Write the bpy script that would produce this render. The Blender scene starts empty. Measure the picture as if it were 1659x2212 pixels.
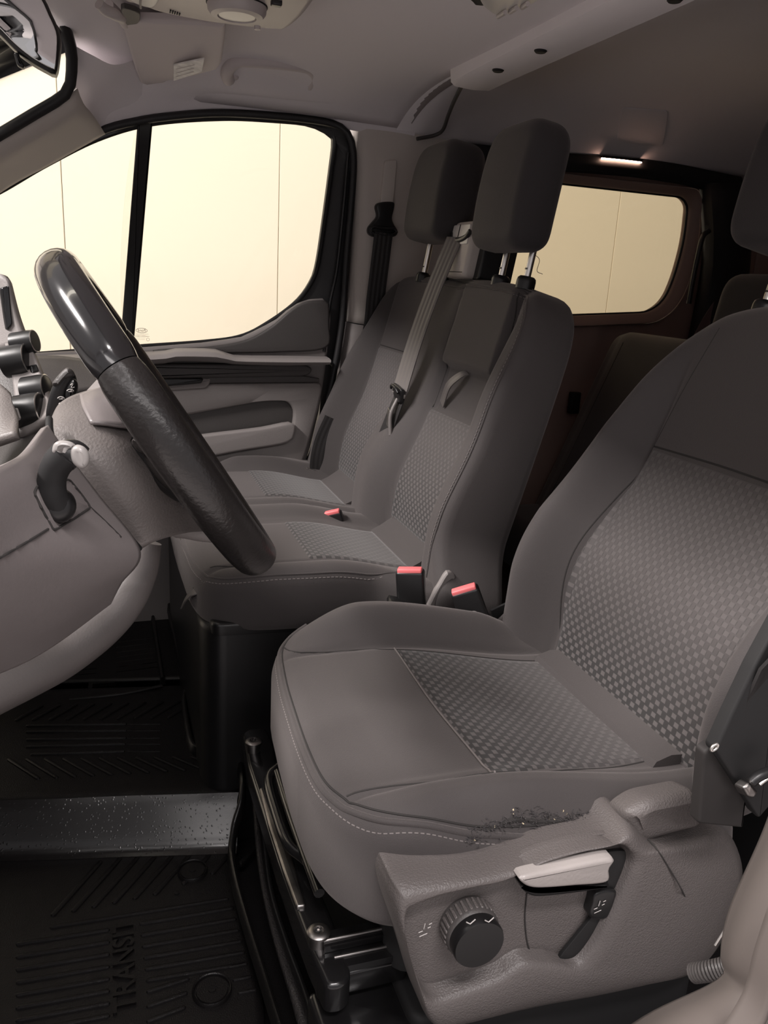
import bpy, bmesh, math, random
import numpy as np
from mathutils import Vector, Matrix

# ------------------------------------------------------------------ camera
sc = bpy.context.scene
C = sc.collection
W, Hh, FPX = 1659.0, 2212.0, 1750.0
TH, RO, PS, CH = math.radians(16.2), math.radians(3.2), math.radians(19.5), 1.0
_h = np.array([math.sin(PS), math.cos(PS), 0.0]); _r = np.array([math.cos(PS), -math.sin(PS), 0.0]); _k = np.array([0, 0, 1.0])
FW = _h*math.cos(TH) - _k*math.sin(TH)
_u = _h*math.sin(TH) + _k*math.cos(TH)
RT = _r*math.cos(RO) + _u*math.sin(RO)
UP = _u*math.cos(RO) - _r*math.sin(RO)
CAM = np.array([0, 0, CH])
cd = bpy.data.cameras.new('camera'); cam = bpy.data.objects.new('camera', cd); C.objects.link(cam)
cd.sensor_fit = 'HORIZONTAL'; cd.sensor_width = 36.0; cd.lens = 36.0*FPX/W
cd.clip_start = 0.02; cd.clip_end = 60
cam.matrix_world = Matrix(((RT[0], UP[0], -FW[0], 0), (RT[1], UP[1], -FW[1], 0), (RT[2], UP[2], -FW[2], CH), (0, 0, 0, 1)))
sc.camera = cam
sc.view_settings.view_transform = 'Standard'; sc.view_settings.look = 'None'
sc.view_settings.gamma = 1.0; sc.view_settings.use_curve_mapping = False
sc.view_settings.exposure = 0.22
# ------------------------------------------------------------------ world and unseen lights added outside the van
wd = bpy.data.worlds.new('garage_air'); sc.world = wd; wd.use_nodes = True
wd.node_tree.nodes['Background'].inputs[0].default_value = (1.0, 0.95, 0.97, 1)
wd.node_tree.nodes['Background'].inputs[1].default_value = 0.40
def area(name, loc, tgt, sx, sy, watt, col=(1, 0.95, 0.88)):
    l = bpy.data.lights.new(name, 'AREA'); l.shape = 'RECTANGLE'; l.size = sx; l.size_y = sy; l.energy = watt; l.color = col
    o = bpy.data.objects.new(name, l); C.objects.link(o); o.location = loc
    d = Vector(tgt)-Vector(loc); o.rotation_euler = d.to_track_quat('-Z', 'Y').to_euler()
    return o
area('unseen_light_front', (-2.4, 1.0, 3.2), (0.5, 1.1, 0.6), 1.6, 0.35, 190, (1, 0.94, 0.93))  # unseen area light, angled to set the shadow line on the backrests
area('unseen_light_side', (0.8, 1.5, 3.9), (0.8, 3.9, 1.0), 7.0, 0.3, 56, (1, 0.92, 0.80))  # unseen area light added to brighten the wall behind the windows
area('unseen_light_door', (-0.15, -1.5, 2.15), (0.2, 0.9, 0.4), 2.9, 0.32, 17, (1, 0.94, 0.92))  # unseen area light added by the open door, sized for the step highlight

area('unseen_light_overhead', (0.1, -0.9, 3.0), (0.2, 0.6, 0.5), 1.4, 0.3, 52, (1, 0.94, 0.93))  # unseen area light added to brighten the seat trim from above

# ------------------------------------------------------------------ helpers
def P(px, py, x=None, y=None, z=None):
    d = FW*FPX + RT*(px-W/2) - UP*(py-Hh/2)
    if y is not None: t = y/d[1]
    elif x is not None: t = x/d[0]
    else: t = (z-CH)/d[2]
    return CAM + d*t
def PL(pts, **k): return [P(a, b, **k) for a, b in pts]
def sm(a, b, x):
    t = np.clip((np.asarray(x, float)-a)/(b-a), 0, 1); return t*t*(3-2*t)
def spline(pts, n, closed=False):
    """Catmull-Rom through pts, resampled to n points evenly along its length"""
    p = np.array([tuple(q) for q in pts], float); m = len(p); out = []
    segs = m if closed else m-1
    for i in range(segs):
        if closed: a, b, c, d = p[(i-1) % m], p[i], p[(i+1) % m], p[(i+2) % m]
        else:
            b, c = p[i], p[i+1]
            a = p[i-1] if i > 0 else 2*b-c
            d = p[i+2] if i+2 < m else 2*c-b
        k = 16
        for t in np.linspace(0, 1, k, endpoint=False):
            out.append(.5*((2*b)+(-a+c)*t+(2*a-5*b+4*c-d)*t*t+(-a+3*b-3*c+d)*t**3))
    if not closed: out.append(p[-1])
    return resample(np.array(out), n, closed)
def resample(o, n, closed=False):
    o = np.asarray(o, float)
    if closed: o = np.vstack([o, o[:1]])
    L = np.r_[0, np.cumsum(np.linalg.norm(np.diff(o, axis=0), axis=1))]
    s = np.linspace(0, L[-1], n, endpoint=not closed)
    return np.stack([np.interp(s, L, o[:, j]) for j in range(o.shape[1])], 1)
def rounded(pts, r, seg=5):
    """polygon with rounded corners (r: number or one per corner)"""
    p = [np.array(tuple(q), float) for q in pts]; m = len(p); out = []
    for i in range(m):
        a, b, c = p[i-1], p[i], p[(i+1) % m]; rr = r[i] if hasattr(r, '__len__') else r
        u = a-b; v = c-b; lu, lv = np.linalg.norm(u), np.linalg.norm(v)
        q = min(rr, lu*.49, lv*.49)
        if q < 1e-6: out.append(b); continue
        s = b+u/lu*q; e = b+v/lv*q
        for t in np.linspace(0, 1, seg+1): out.append((1-t)**2*s+2*t*(1-t)*b+t*t*e)
    return np.array(out)

def ob(name, V, Fc, mat, parent=None, smooth=True, uv=None, sharp=38):
    me = bpy.data.meshes.new(name)
    me.from_pydata([tuple(map(float, v)) for v in V], [], [tuple(int(i) for i in f) for f in Fc])
    bm = bmesh.new(); bm.from_mesh(me)
    if uv is not None:
        lay = bm.loops.layers.uv.new('UVMap'); bm.verts.ensure_lookup_table()
        for f in bm.faces:
            for l in f.loops: l[lay].uv = uv[l.vert.index]
    bmesh.ops.recalc_face_normals(bm, faces=bm.faces)
    bm.to_mesh(me); bm.free()
    if smooth:
        me.polygons.foreach_set('use_smooth', [True]*len(me.polygons))
        if sharp: me.set_sharp_from_angle(angle=math.radians(sharp))
    if mat: me.materials.append(mat)
    o = bpy.data.objects.new(name, me); C.objects.link(o)
    if parent is not None: put(o, parent)
    return o
def put(o, parent):
    o.parent = parent
    w = Vector((0, 0, 0)); q = parent
    while q is not None: w += q.location; q = q.parent
    o.location = o.location - w
    return o
def thing(name, label, cat, loc=(0, 0, 0), group=None):
    o = bpy.data.objects.new(name, None); C.objects.link(o); o.location = Vector(tuple(map(float, loc))); o.empty_display_size = .05
    o['label'] = label; o['category'] = cat
    if group: o['group'] = group
    return o
def tag(o, label, cat, group=None):
    o['label'] = label; o['category'] = cat
    if group: o['group'] = group
    return o
def struct(o, label=None):
    o['kind'] = 'structure'
    if label: o['label'] = label
    return o
def sroot(name, loc, label):
    o = bpy.data.objects.new(name, None); C.objects.link(o); o.location = Vector(tuple(map(float, loc))); return struct(o, label)

def basis(n):
    n = np.array(n, float); n /= np.linalg.norm(n)
    a = np.array([0, 0, 1.0]) if abs(n[2]) < .9 else np.array([1.0, 0, 0])
    u = np.cross(a, n); u /= np.linalg.norm(u); v = np.cross(n, u); return u, v, n
def inset2(p, d):
    """offset a closed 2D polygon inwards by d"""
    m = len(p); area_ = .5*np.sum(p[:, 0]*np.roll(p[:, 1], -1)-np.roll(p[:, 0], -1)*p[:, 1]); s = 1 if area_ > 0 else -1
    e = np.roll(p, -1, 0)-p; e /= (np.linalg.norm(e, axis=1, keepdims=True)+1e-12)
    nrm = np.stack([-e[:, 1], e[:, 0]], 1)*s
    b = nrm+np.roll(nrm, 1, 0); L = np.linalg.norm(b, axis=1, keepdims=True); b = b/np.maximum(L, 1e-6)
    c = np.maximum(np.sum(b*nrm, 1, keepdims=True), .5)
    return p+b*d/c
def slab(name, pts, n, thick, bev, mat, parent=None, seg=4, sharp=38, back=False):
    """flat piece: outline pts (3D), its front face looking along n, thickness behind, rounded front edge"""
    p = np.array([tuple(q) for q in pts], float); u, v, n = basis(n); o = p.mean(0)
    q2 = np.stack([(p-o)@u, (p-o)@v], 1); hgt = (p-o)@n; m = len(p); V = []; rings = []
    def ring(ins, dep):
        r = inset2(q2, ins) if ins > 0 else q2
        rings.append(range(len(V), len(V)+m))
        for i in range(m): V.append(o+u*r[i, 0]+v*r[i, 1]+n*(hgt[i]-dep))
    ring(0, thick)
    for k in range(seg+1):
        a = math.pi/2*k/seg; ring(bev*(1-math.cos(a)), bev*(1-math.sin(a)))
    Fc = []
    for r0, r1 in zip(rings, rings[1:]):
        for i in range(m): Fc.append((r0[i], r0[(i+1) % m], r1[(i+1) % m], r1[i]))
    Fc.append(tuple(rings[-1])); Fc.append(tuple(reversed(rings[0])))
    return ob(name, V, Fc, mat, parent, sharp=sharp)
def loft(name, rings, mat, parent=None, closed=True, caps=True, sharp=38, uv=None):
    m = len(rings[0]); V = [q for r in rings for q in r]; Fc = []
    for k in range(len(rings)-1):
        for i in range(m if closed else m-1):
            j = (i+1) % m; Fc.append((k*m+i, k*m+j, (k+1)*m+j, (k+1)*m+i))
    if caps and closed:
        Fc.append(tuple(range(m))[::-1]); Fc.append(tuple(range((len(rings)-1)*m, len(rings)*m)))
    return ob(name, V, Fc, mat, parent, sharp=sharp, uv=uv)
def frames(p, closed=False, up0=None):
    m = len(p); T = np.gradient(p, axis=0) if not closed else np.roll(p, -1, 0)-np.roll(p, 1, 0)
    T /= (np.linalg.norm(T, axis=1, keepdims=True)+1e-12)
    up = np.array([0, 0, 1.0]) if up0 is None else np.array(up0, float); N = []
    for i in range(m):
        a = up-T[i]*(up@T[i]); L = np.linalg.norm(a)
        if L < 1e-3:
            a = np.cross(T[i], [1, 0, 0]); L = np.linalg.norm(a)
        up = a/L if up0 is None else up; N.append(a/L)
    N = np.array(N); return T, N, np.cross(T, N)
def tube(name, pts, r, mat, parent=None, n=24, seg=10, closed=False, smoothp=True, up0=None, ry=None, sharp=50):
    p = spline(pts, n, closed) if smoothp else np.array([tuple(q) for q in pts], float)
    T, N, B = frames(p, closed, up0); m = len(p)
    rr = np.full(m, r) if not hasattr(r, '__len__') else np.interp(np.linspace(0, 1, m), np.linspace(0, 1, len(r)), r)
    r2 = rr if ry is None else (np.full(m, ry) if not hasattr(ry, '__len__') else np.interp(np.linspace(0, 1, m), np.linspace(0, 1, len(ry)), ry))
    rings = [[p[i]+N[i]*rr[i]*math.cos(a)+B[i]*r2[i]*math.sin(a) for a in np.linspace(0, 2*math.pi, seg, endpoint=False)] for i in range(m)]
    if closed: rings.append(rings[0])
    return loft(name, rings, mat, parent, caps=not closed, sharp=sharp)
def ribbon(name, pts, wdir, w, t, mat, parent=None, n=24, smoothp=True):
    """flat strap: width w along wdir (one vector or one per point), thickness t"""
    p = spline(pts, n) if smoothp else np.array([tuple(q) for q in pts], float); m = len(p)
    wd_ = np.array(wdir, float)
    if wd_.ndim == 1: wd_ = np.tile(wd_, (m, 1))
    else: wd_ = np.stack([np.interp(np.linspace(0, 1, m), np.linspace(0, 1, len(wd_)), wd_[:, j]) for j in range(3)], 1)
    T = np.gradient(p, axis=0); T /= np.linalg.norm(T, axis=1, keepdims=True)
    B = wd_-T*np.sum(wd_*T, 1, keepdims=True); B /= np.linalg.norm(B, axis=1, keepdims=True); N = np.cross(T, B)
    rings = [[p[i]+B[i]*w/2+N[i]*t/2, p[i]+B[i]*w/2-N[i]*t/2, p[i]-B[i]*w/2-N[i]*t/2, p[i]-B[i]*w/2+N[i]*t/2] for i in range(m)]
    V = [q for r in rings for q in r]
    L = np.r_[0, np.cumsum(np.linalg.norm(np.diff(p, axis=0), axis=1))]
    uv = []
    for i in range(m): uv += [(w, L[i]), (w, L[i]), (0, L[i]), (0, L[i])]
    return loft(name, rings, mat, parent, uv=uv)
def rbox(name, c, size, mat, parent=None, bev=.004, rot=None, seg=3, taper=None):
    bm = bmesh.new(); bmesh.ops.create_cube(bm, size=1.0)
    for v in bm.verts:
        k = 1.0 if taper is None else (taper if v.co.z > 0 else 1.0)
        v.co = Vector((v.co.x*size[0]*k, v.co.y*size[1]*k, v.co.z*size[2]))
    if bev: bmesh.ops.bevel(bm, geom=bm.edges[:], offset=bev, segments=seg, profile=.5, affect='EDGES')
    M = Matrix.Translation(Vector(tuple(map(float, c))))
    if rot is not None: M = M @ rot.to_4x4()
    bmesh.ops.transform(bm, matrix=M, verts=bm.verts)
    me = bpy.data.meshes.new(name); bm.to_mesh(me); bm.free()
    me.polygons.foreach_set('use_smooth', [True]*len(me.polygons)); me.set_sharp_from_angle(angle=math.radians(38))
    me.materials.append(mat); o = bpy.data.objects.new(name, me); C.objects.link(o)
    if parent is not None: put(o, parent)
    return o
def rotm(xa, za):
    """rotation whose local z is za and local x as near xa as it can be"""
    z = Vector(tuple(map(float, za))).normalized(); x = Vector(tuple(map(float, xa))); x = (x-z*x.dot(z)).normalized(); y = z.cross(x)
    return Matrix((x, y, z)).transposed()
def lathe(name, prof, c, axis, mat, parent=None, seg=28, xref=(0, 0, 1), sharp=38):
    """profile of (radius, height along axis) from c"""
    u, v, n = basis(axis); rings = []
    for r, hgt in prof: rings.append([np.array(tuple(c))+n*hgt+(u*math.cos(a)+v*math.sin(a))*max(r, 1e-5) for a in np.linspace(0, 2*math.pi, seg, endpoint=False)])
    return loft(name, rings, mat, parent, sharp=sharp)
def patch(name, grid, nu, nv, mat, parent=None, thick=0, sharp=60, uvs=None):
    """smooth sheet through a grid of control points; thick gives it real depth (behind)"""
    g = [spline(row, nu) for row in grid]
    cols = [spline([g[k][i] for k in range(len(g))], nv) for i in range(nu)]
    V = [cols[i][j] for i in range(nu) for j in range(nv)]
    Fc = [(i*nv+j, (i+1)*nv+j, (i+1)*nv+j+1, i*nv+j+1) for i in range(nu-1) for j in range(nv-1)]
    uv = [(i/(nu-1), j/(nv-1)) for i in range(nu) for j in range(nv)]
    o = ob(name, V, Fc, mat, parent, sharp=sharp, uv=uv)
    if thick:
        md = o.modifiers.new('thickness', 'SOLIDIFY'); md.thickness = abs(thick); md.offset = -1 if thick > 0 else 1
    return o
def ringslab(name, outer, inner, n, thick, bev, mat, parent=None, nn=96, both=True):
    """frame between two closed outlines"""
    if len(outer) == len(inner) and len(outer) > 20: A = np.array([tuple(q) for q in outer]); B = np.array([tuple(q) for q in inner])
    else:
        A = resample(np.array([tuple(q) for q in outer]), nn, True); B = resample(np.array([tuple(q) for q in inner]), nn, True)
        k = np.argmin(np.linalg.norm(B-A[0], axis=1)); B = np.roll(B, -k, 0)
        if np.linalg.norm(B[5]-A[5]) > np.linalg.norm(B[-5]-A[5]): B = np.roll(B[::-1], 1, 0)
    n = np.array(n, float); d = (B-A); d /= (np.linalg.norm(d, axis=1, keepdims=True)+1e-9)
    rings = [A-n*thick, A-n*bev*1.0, A-n*bev*.3+d*bev*.3, A+d*bev, B-d*bev, B-d*bev*.3-n*bev*.3, B-n*bev, B-n*thick]
    return loft(name, rings+[rings[0]], mat, parent, caps=False, sharp=50)

class Surf:
    """finds where a photo ray meets a built sheet, so seams and plates can lie on it"""
    def __init__(s, o):
        w = Vector((0, 0, 0)); q = o
        while q is not None: w += q.location; q = q.parent
        v = np.array([tuple(x.co+w) for x in o.data.vertices])-CAM; s.t = v@FW
        s.p = np.stack([W/2+FPX*(v@RT)/s.t, Hh/2-FPX*(v@UP)/s.t], 1)
    def at(s, px, py, off=0.0):
        d = np.linalg.norm(s.p-np.array((px, py)), axis=1); i = np.argsort(d)[:6]; w = 1/(d[i]+2.0); t = float(np.sum(s.t[i]*w)/np.sum(w))
        r = FW*FPX + RT*(px-W/2) - UP*(py-Hh/2); return CAM+r/FPX*(t-off)
    def line(s, pts, n, off=0.0):
        q = spline([(a, b, 0) for a, b in pts], n); return [s.at(a, b, off) for a, b, _ in q]

# ------------------------------------------------------------------ materials
def mat(name, col, rough=.6, metal=0., bump=0., scale=200., var=.0, vscale=8., spec=.5, coat=0., sheen=0.):
    m = bpy.data.materials.new(name); m.use_nodes = True; nt = m.node_tree; b = nt.nodes['Principled BSDF']
    b.inputs['Base Color'].default_value = (*col, 1); b.inputs['Roughness'].default_value = rough; b.inputs['Metallic'].default_value = metal
    b.inputs['Specular IOR Level'].default_value = spec; b.inputs['Coat Weight'].default_value = coat; b.inputs['Sheen Weight'].default_value = sheen
    if sheen: b.inputs['Sheen Roughness'].default_value = .5; b.inputs['Sheen Tint'].default_value = (.9, .82, .8, 1)
    tc = nt.nodes.new('ShaderNodeTexCoord')
    if bump:
        nz = nt.nodes.new('ShaderNodeTexNoise'); nz.inputs['Scale'].default_value = scale; nz.inputs['Detail'].default_value = 2
        nt.links.new(tc.outputs['Object'], nz.inputs['Vector'])
        bp = nt.nodes.new('ShaderNodeBump'); bp.inputs['Strength'].default_value = bump; bp.inputs['Distance'].default_value = .002
        nt.links.new(nz.outputs['Fac'], bp.inputs['Height']); nt.links.new(bp.outputs['Normal'], b.inputs['Normal'])
    if var:
        n2 = nt.nodes.new('ShaderNodeTexNoise'); n2.inputs['Scale'].default_value = vscale; n2.inputs['Detail'].default_value = 4
        nt.links.new(tc.outputs['Object'], n2.inputs['Vector'])
        mr = nt.nodes.new('ShaderNodeMapRange'); mr.inputs['From Min'].default_value = .3; mr.inputs['From Max'].default_value = .7
        mr.inputs['To Min'].default_value = 1-var; mr.inputs['To Max'].default_value = 1+var; nt.links.new(n2.outputs['Fac'], mr.inputs['Value'])
        mx = nt.nodes.new('ShaderNodeMix'); mx.data_type = 'RGBA'; mx.blend_type = 'MULTIPLY'; mx.inputs[0].default_value = 1; mx.inputs[6].default_value = (*col, 1)
        nt.links.new(mr.outputs['Result'], mx.inputs[7]); nt.links.new(mx.outputs[2], b.inputs['Base Color'])
    return m
def glass(name, tint, refl=.06):
    m = bpy.data.materials.new(name); m.use_nodes = True; nt = m.node_tree; nt.nodes.remove(nt.nodes['Principled BSDF'])
    tr = nt.nodes.new('ShaderNodeBsdfTransparent'); tr.inputs[0].default_value = (*tint, 1)
    gl = nt.nodes.new('ShaderNodeBsdfGlossy'); gl.inputs['Roughness'].default_value = .02
    fr = nt.nodes.new('ShaderNodeFresnel'); fr.inputs[0].default_value = 1.35
    mx = nt.nodes.new('ShaderNodeMixShader'); nt.links.new(fr.outputs[0], mx.inputs[0]); nt.links.new(tr.outputs[0], mx.inputs[1]); nt.links.new(gl.outputs[0], mx.inputs[2])
    nt.links.new(mx.outputs[0], nt.nodes['Material Output'].inputs[0]); return m
def emit(name, col, s):
    m = bpy.data.materials.new(name); m.use_nodes = True; b = m.node_tree.nodes['Principled BSDF']
    b.inputs['Base Color'].default_value = (*col, 1); b.inputs['Emission Color'].default_value = (*col, 1); b.inputs['Emission Strength'].default_value = s; return m
def woven(name, flip=1.0):
    """basket weave of short bright dashes; contrast grows towards one end of the panel (uv in metres)"""
    m = bpy.data.materials.new(name); m.use_nodes = True; nt = m.node_tree; N = nt.nodes; Lk = nt.links; b = N['Principled BSDF']
    b.inputs['Roughness'].default_value = .75; b.inputs['Sheen Weight'].default_value = .25
    def nd(t, **k):
        x = N.new(t)
        for a, v in k.items(): setattr(x, a, v)
        return x
    def mth(op, a, c=None, d=None):
        x = nd('ShaderNodeMath', operation=op)
        for i, q in enumerate((a, c, d)):
            if q is None: continue
            if isinstance(q, (int, float)): x.inputs[i].default_value = q
            else: Lk.new(q, x.inputs[i])
        return x.outputs[0]
    uvn = nd('ShaderNodeUVMap'); sp = nd('ShaderNodeSeparateXYZ'); Lk.new(uvn.outputs[0], sp.inputs[0])
    u, v = sp.outputs[0], sp.outputs[1]
    cu, cv = mth('DIVIDE', u, .0160), mth('DIVIDE', v, .0080)
    row = mth('FLOOR', cv); off = mth('MULTIPLY', mth('MODULO', row, 2.0), .5)
    fu = mth('FRACT', mth('ADD', cu, off)); fv = mth('FRACT', cv)
    du = mth('LESS_THAN', mth('ABSOLUTE', mth('SUBTRACT', fu, .5)), .25)
    dv = mth('LESS_THAN', mth('ABSOLUTE', mth('SUBTRACT', fv, .5)), .36)
    dash = mth('MULTIPLY', du, dv)
    # fade: the uv's v runs 0..L; second uv layer not needed, contrast from v
    mr = nd('ShaderNodeMapRange'); mr.inputs['From Min'].default_value = .03 if flip > 0 else .20; mr.inputs['From Max'].default_value = .17 if flip > 0 else .0
    mr.inputs['To Min'].default_value = 1; mr.inputs['To Max'].default_value = 0; Lk.new(v, mr.inputs['Value'])
    k = mr.outputs[0]
    # ground gets darker where the weave is open, dashes stay pale
    gr = nd('ShaderNodeMix', data_type='RGBA'); Lk.new(k, gr.inputs[0]); gr.inputs[6].default_value = (.070, .061, .060, 1); gr.inputs[7].default_value = (.020, .0175, .0175, 1)
    dc = nd('ShaderNodeMix', data_type='RGBA'); Lk.new(dash, dc.inputs[0]); Lk.new(gr.outputs[2], dc.inputs[6]); dc.inputs[7].default_value = (.092, .081, .080, 1)
    # dashes' dark side ticks where the weave is closed
    tick = mth('MULTIPLY', mth('LESS_THAN', mth('ABSOLUTE', mth('SUBTRACT', mth('ABSOLUTE', mth('SUBTRACT', fu, .5)), .27)), .045), dv)
    d2 = nd('ShaderNodeMix', data_type='RGBA'); Lk.new(mth('MULTIPLY', tick, .55), d2.inputs[0]); Lk.new(dc.outputs[2], d2.inputs[6]); d2.inputs[7].default_value = (.026, .023, .022, 1)
    Lk.new(d2.outputs[2], b.inputs['Base Color'])
    bp = nd('ShaderNodeBump'); bp.inputs['Strength'].default_value = .5; bp.inputs['Distance'].default_value = .001; Lk.new(dash, bp.inputs['Height']); Lk.new(bp.outputs[0], b.inputs['Normal'])
    return m
def belt_mat(name, col):
    m = mat(name, col, .45, spec=.6); nt = m.node_tree; b = nt.nodes['Principled BSDF']
    uvn = nt.nodes.new('ShaderNodeUVMap'); wv = nt.nodes.new('ShaderNodeTexWave'); wv.bands_direction = 'X'; wv.inputs['Scale'].default_value = 28
    nt.links.new(uvn.outputs[0], wv.inputs['Vector']); bp = nt.nodes.new('ShaderNodeBump'); bp.inputs['Strength'].default_value = .35; bp.inputs['Distance'].default_value = .001
    nt.links.new(wv.outputs['Fac'], bp.inputs['Height']); nt.links.new(bp.outputs[0], b.inputs['Normal']); return m

M = {}
M['fabric'] = mat('seat_fabric', (.054, .047, .0465), .8, bump=.25, scale=900, sheen=.25)
M['fabric_dark'] = mat('seat_fabric_side', (.036, .0325, .034), .82, bump=.25, scale=900, sheen=.2)
M['woven'] = woven('woven_back', 1.0); M['woven_c'] = woven('woven_cushion', -1.0)
M['thread'] = mat('seam_thread', (.17, .15, .145), .7)
M['seam'] = mat('seam_groove', (.03, .027, .026), .9)
M['headliner'] = mat('headliner_cloth', (.82, .775, .80), .95, bump=.15, scale=700, spec=.1)
M['plastic_lt'] = mat('pillar_plastic', (.60, .55, .51), .6, bump=.1, scale=600)
M['plastic'] = mat('dash_plastic', (.17, .152, .145), .45, bump=.3, scale=420)
M['plastic_sm'] = mat('dash_smooth', (.225, .20, .198), .35, bump=.06, scale=500)
M['plastic_dk'] = mat('door_plastic_dark', (.075, .068, .066), .5, bump=.2, scale=500)
M['plastic_md'] = mat('door_plastic', (.25, .227, .22), .55, bump=.15, scale=500)
M['trim'] = mat('seat_side_plastic', (.125, .111, .107), .42, bump=.45, scale=520)
M['black'] = mat('black_plastic', (.012, .0115, .012), .35)
M['black_matt'] = mat('black_rubber', (.010, .0095, .010), .7)
M['seal'] = mat('door_seal', (.013, .012, .013), .5)
M['leather'] = mat('rim_leather', (.020, .0175, .017), .30, bump=.22, scale=260, spec=.6)
M['rimcap'] = mat('rim_gloss', (.016, .015, .016), .16, coat=.5)
M['chrome'] = mat('chrome', (.85, .82, .78), .28, 1.0)
M['steel'] = mat('worn_steel', (.35, .33, .32), .35, 1.0, var=.3, vscale=30)
M['blackmetal'] = mat('black_painted_metal', (.011, .0105, .011), .22, var=.3, vscale=20, coat=.3)
M['mat'] = mat('rubber_mat', (.0055, .0048, .005), .42, bump=.3, scale=600, spec=.28)
M['matwet'] = mat('rubber_mat_lip', (.007, .0065, .0065), .35, bump=.2, scale=500, spec=.4)
M['carpet'] = mat('footwell_carpet', (.008, .0072, .0075), .95, bump=.6, scale=500, spec=.1)
M['sillgrain'] = mat('sill_grained', (.045, .041, .041), .5, bump=1.0, scale=330)
M['red'] = mat('buckle_red', (.95, .21, .22), .4)
M['red'].node_tree.nodes['Principled BSDF'].inputs['Emission Strength'].default_value = 0
M['belt'] = belt_mat('belt_grey', (.15, .135, .13)); M['belt_dk'] = belt_mat('belt_black', (.022, .020, .020))
M['wallpanel'] = mat('garage_wall', (.86, .79, .64), .8)
M['gfloor'] = mat('garage_floor', (.74, .69, .67), .8)
M['glass'] = glass('clear_glass', (.97, .97, .95)); M['tint'] = glass('tinted_glass', (.79, .76, .68))
M['brown'] = mat('rear_panel_brown', (.30, .205, .18), .6)
M['lampwhite'] = mat('lamp_lens', (.75, .72, .69), .3)
M['console'] = mat('console_plastic', (.55, .50, .49), .4, bump=.05, scale=600)
M['visor'] = mat('visor_vinyl', (.66, .60, .60), .7, bump=.1, scale=600)
M['paper'] = mat('label_paper', (.93, .90, .87), .7, var=.15, vscale=60)
M['strip'] = emit('strip_lamp', (1.0, .60, .44), 46)
M['print'] = mat('white_print', (.6, .57, .55), .6)
M['mirror'] = mat('mirror_glass', (.8, .8, .8), .02, 1.0)
M['grey_btn'] = mat('grey_button', (.33, .31, .30), .3)
M['screen'] = mat('screen_black', (.008, .008, .009), .08)
M['handle'] = mat('silver_handle', (.40, .365, .35), .32, .0, bump=.15, scale=300)

M['wet'] = mat('wet_rubber', (.010, .009, .009), .24, spec=.6)
def _drops():
    nt = M['wet'].node_tree; b = nt.nodes['Principled BSDF']; tc = nt.nodes.new('ShaderNodeTexCoord')
    v = nt.nodes.new('ShaderNodeTexVoronoi'); v.inputs['Scale'].default_value = 160; nt.links.new(tc.outputs['Object'], v.inputs['Vector'])
    r = nt.nodes.new('ShaderNodeMapRange'); r.inputs['From Min'].default_value = .0; r.inputs['From Max'].default_value = .28; r.inputs['To Min'].default_value = 1; r.inputs['To Max'].default_value = 0
    nt.links.new(v.outputs['Distance'], r.inputs['Value'])
    n = nt.nodes.new('ShaderNodeTexNoise'); n.inputs['Scale'].default_value = 14; nt.links.new(tc.outputs['Object'], n.inputs['Vector'])
    k = nt.nodes.new('ShaderNodeMath'); k.operation = 'MULTIPLY'; nt.links.new(r.outputs[0], k.inputs[0]); nt.links.new(n.outputs['Fac'], k.inputs[1])
    p = nt.nodes.new('ShaderNodeBump'); p.inputs['Strength'].default_value = .3; p.inputs['Distance'].default_value = .0015; nt.links.new(k.outputs[0], p.inputs['Height']); nt.links.new(p.outputs[0], b.inputs['Normal'])
_drops()

# ================================================================== the garage outside
YW = 3.9
gw = sroot('wall_garage', (1, YW, -.6), 'cream panelled garage wall seen through the windows')
sx = [P(150, 700, y=YW)[0], P(602, 500, y=YW)[0], P(1326, 540, y=YW)[0]]
xs = [sx[0]-3.2, sx[0]-1.6, sx[0], sx[1], sx[2], sx[2]+1.5, sx[2]+3.2, sx[2]+5.0]
for a, b in zip(xs, xs[1:]):
    rbox('panel', ((a+b)/2, YW+.02, 1.7), (b-a-.0022, .04, 4.6), M['wallpanel'], gw, bev=.003, seg=1)
rbox('backing', ((xs[0]+xs[-1])/2, YW+.05, 1.7), (xs[-1]-xs[0], .02, 4.6), M['wallpanel'], gw, bev=0)
struct(rbox('floor_garage', (1, 1, -.66), (14, 12, .1), M['gfloor'], bev=0), 'grey garage floor outside the van')

# ================================================================== van shell
# cab floor
struct(rbox('floor', (.72, 1.12, .02), (3.3, 1.86, .06), M['carpet'], bev=0), 'dark carpeted cab floor under the rubber mat')

# ceiling: cross section over Y, running along x
def zc(y): return 1.425-.095*np.abs((y-1.1)/.86)**6
def drop(x, y): return .046*float(sm(.30, .655, x))*(1-min(1., abs((y-1.1)/.86)**3))
def xf(y): return -.15+.115*np.abs((y-1.1)/.72)**2
yy = np.r_[np.linspace(.26, .6, 8), np.linspace(.7, 1.6, 10), np.linspace(1.66, 1.955, 12)]
V = []; ns = 14
for y in yy:
    for s in np.linspace(0, 1, ns):
        x = xf(min(max(y, .40), 1.80))+(.70-xf(min(max(y, .40), 1.80)))*s
        z = zc(y)-.012*(1-sm(0, .2, s)) + .006*math.sin(s*3.1) - drop(x, y)
        V.append((x, y, z))
Fc = [(i*ns+j, (i+1)*ns+j, (i+1)*ns+j+1, i*ns+j+1) for i in range(len(yy)-1) for j in range(ns-1)]
ceil = struct(ob('ceiling', V, Fc, M['headliner'], sharp=60), 'grey cloth headliner above the front seats')
md = ceil.modifiers.new('t', 'SOLIDIFY'); md.thickness = .02; md.offset = 1
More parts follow.
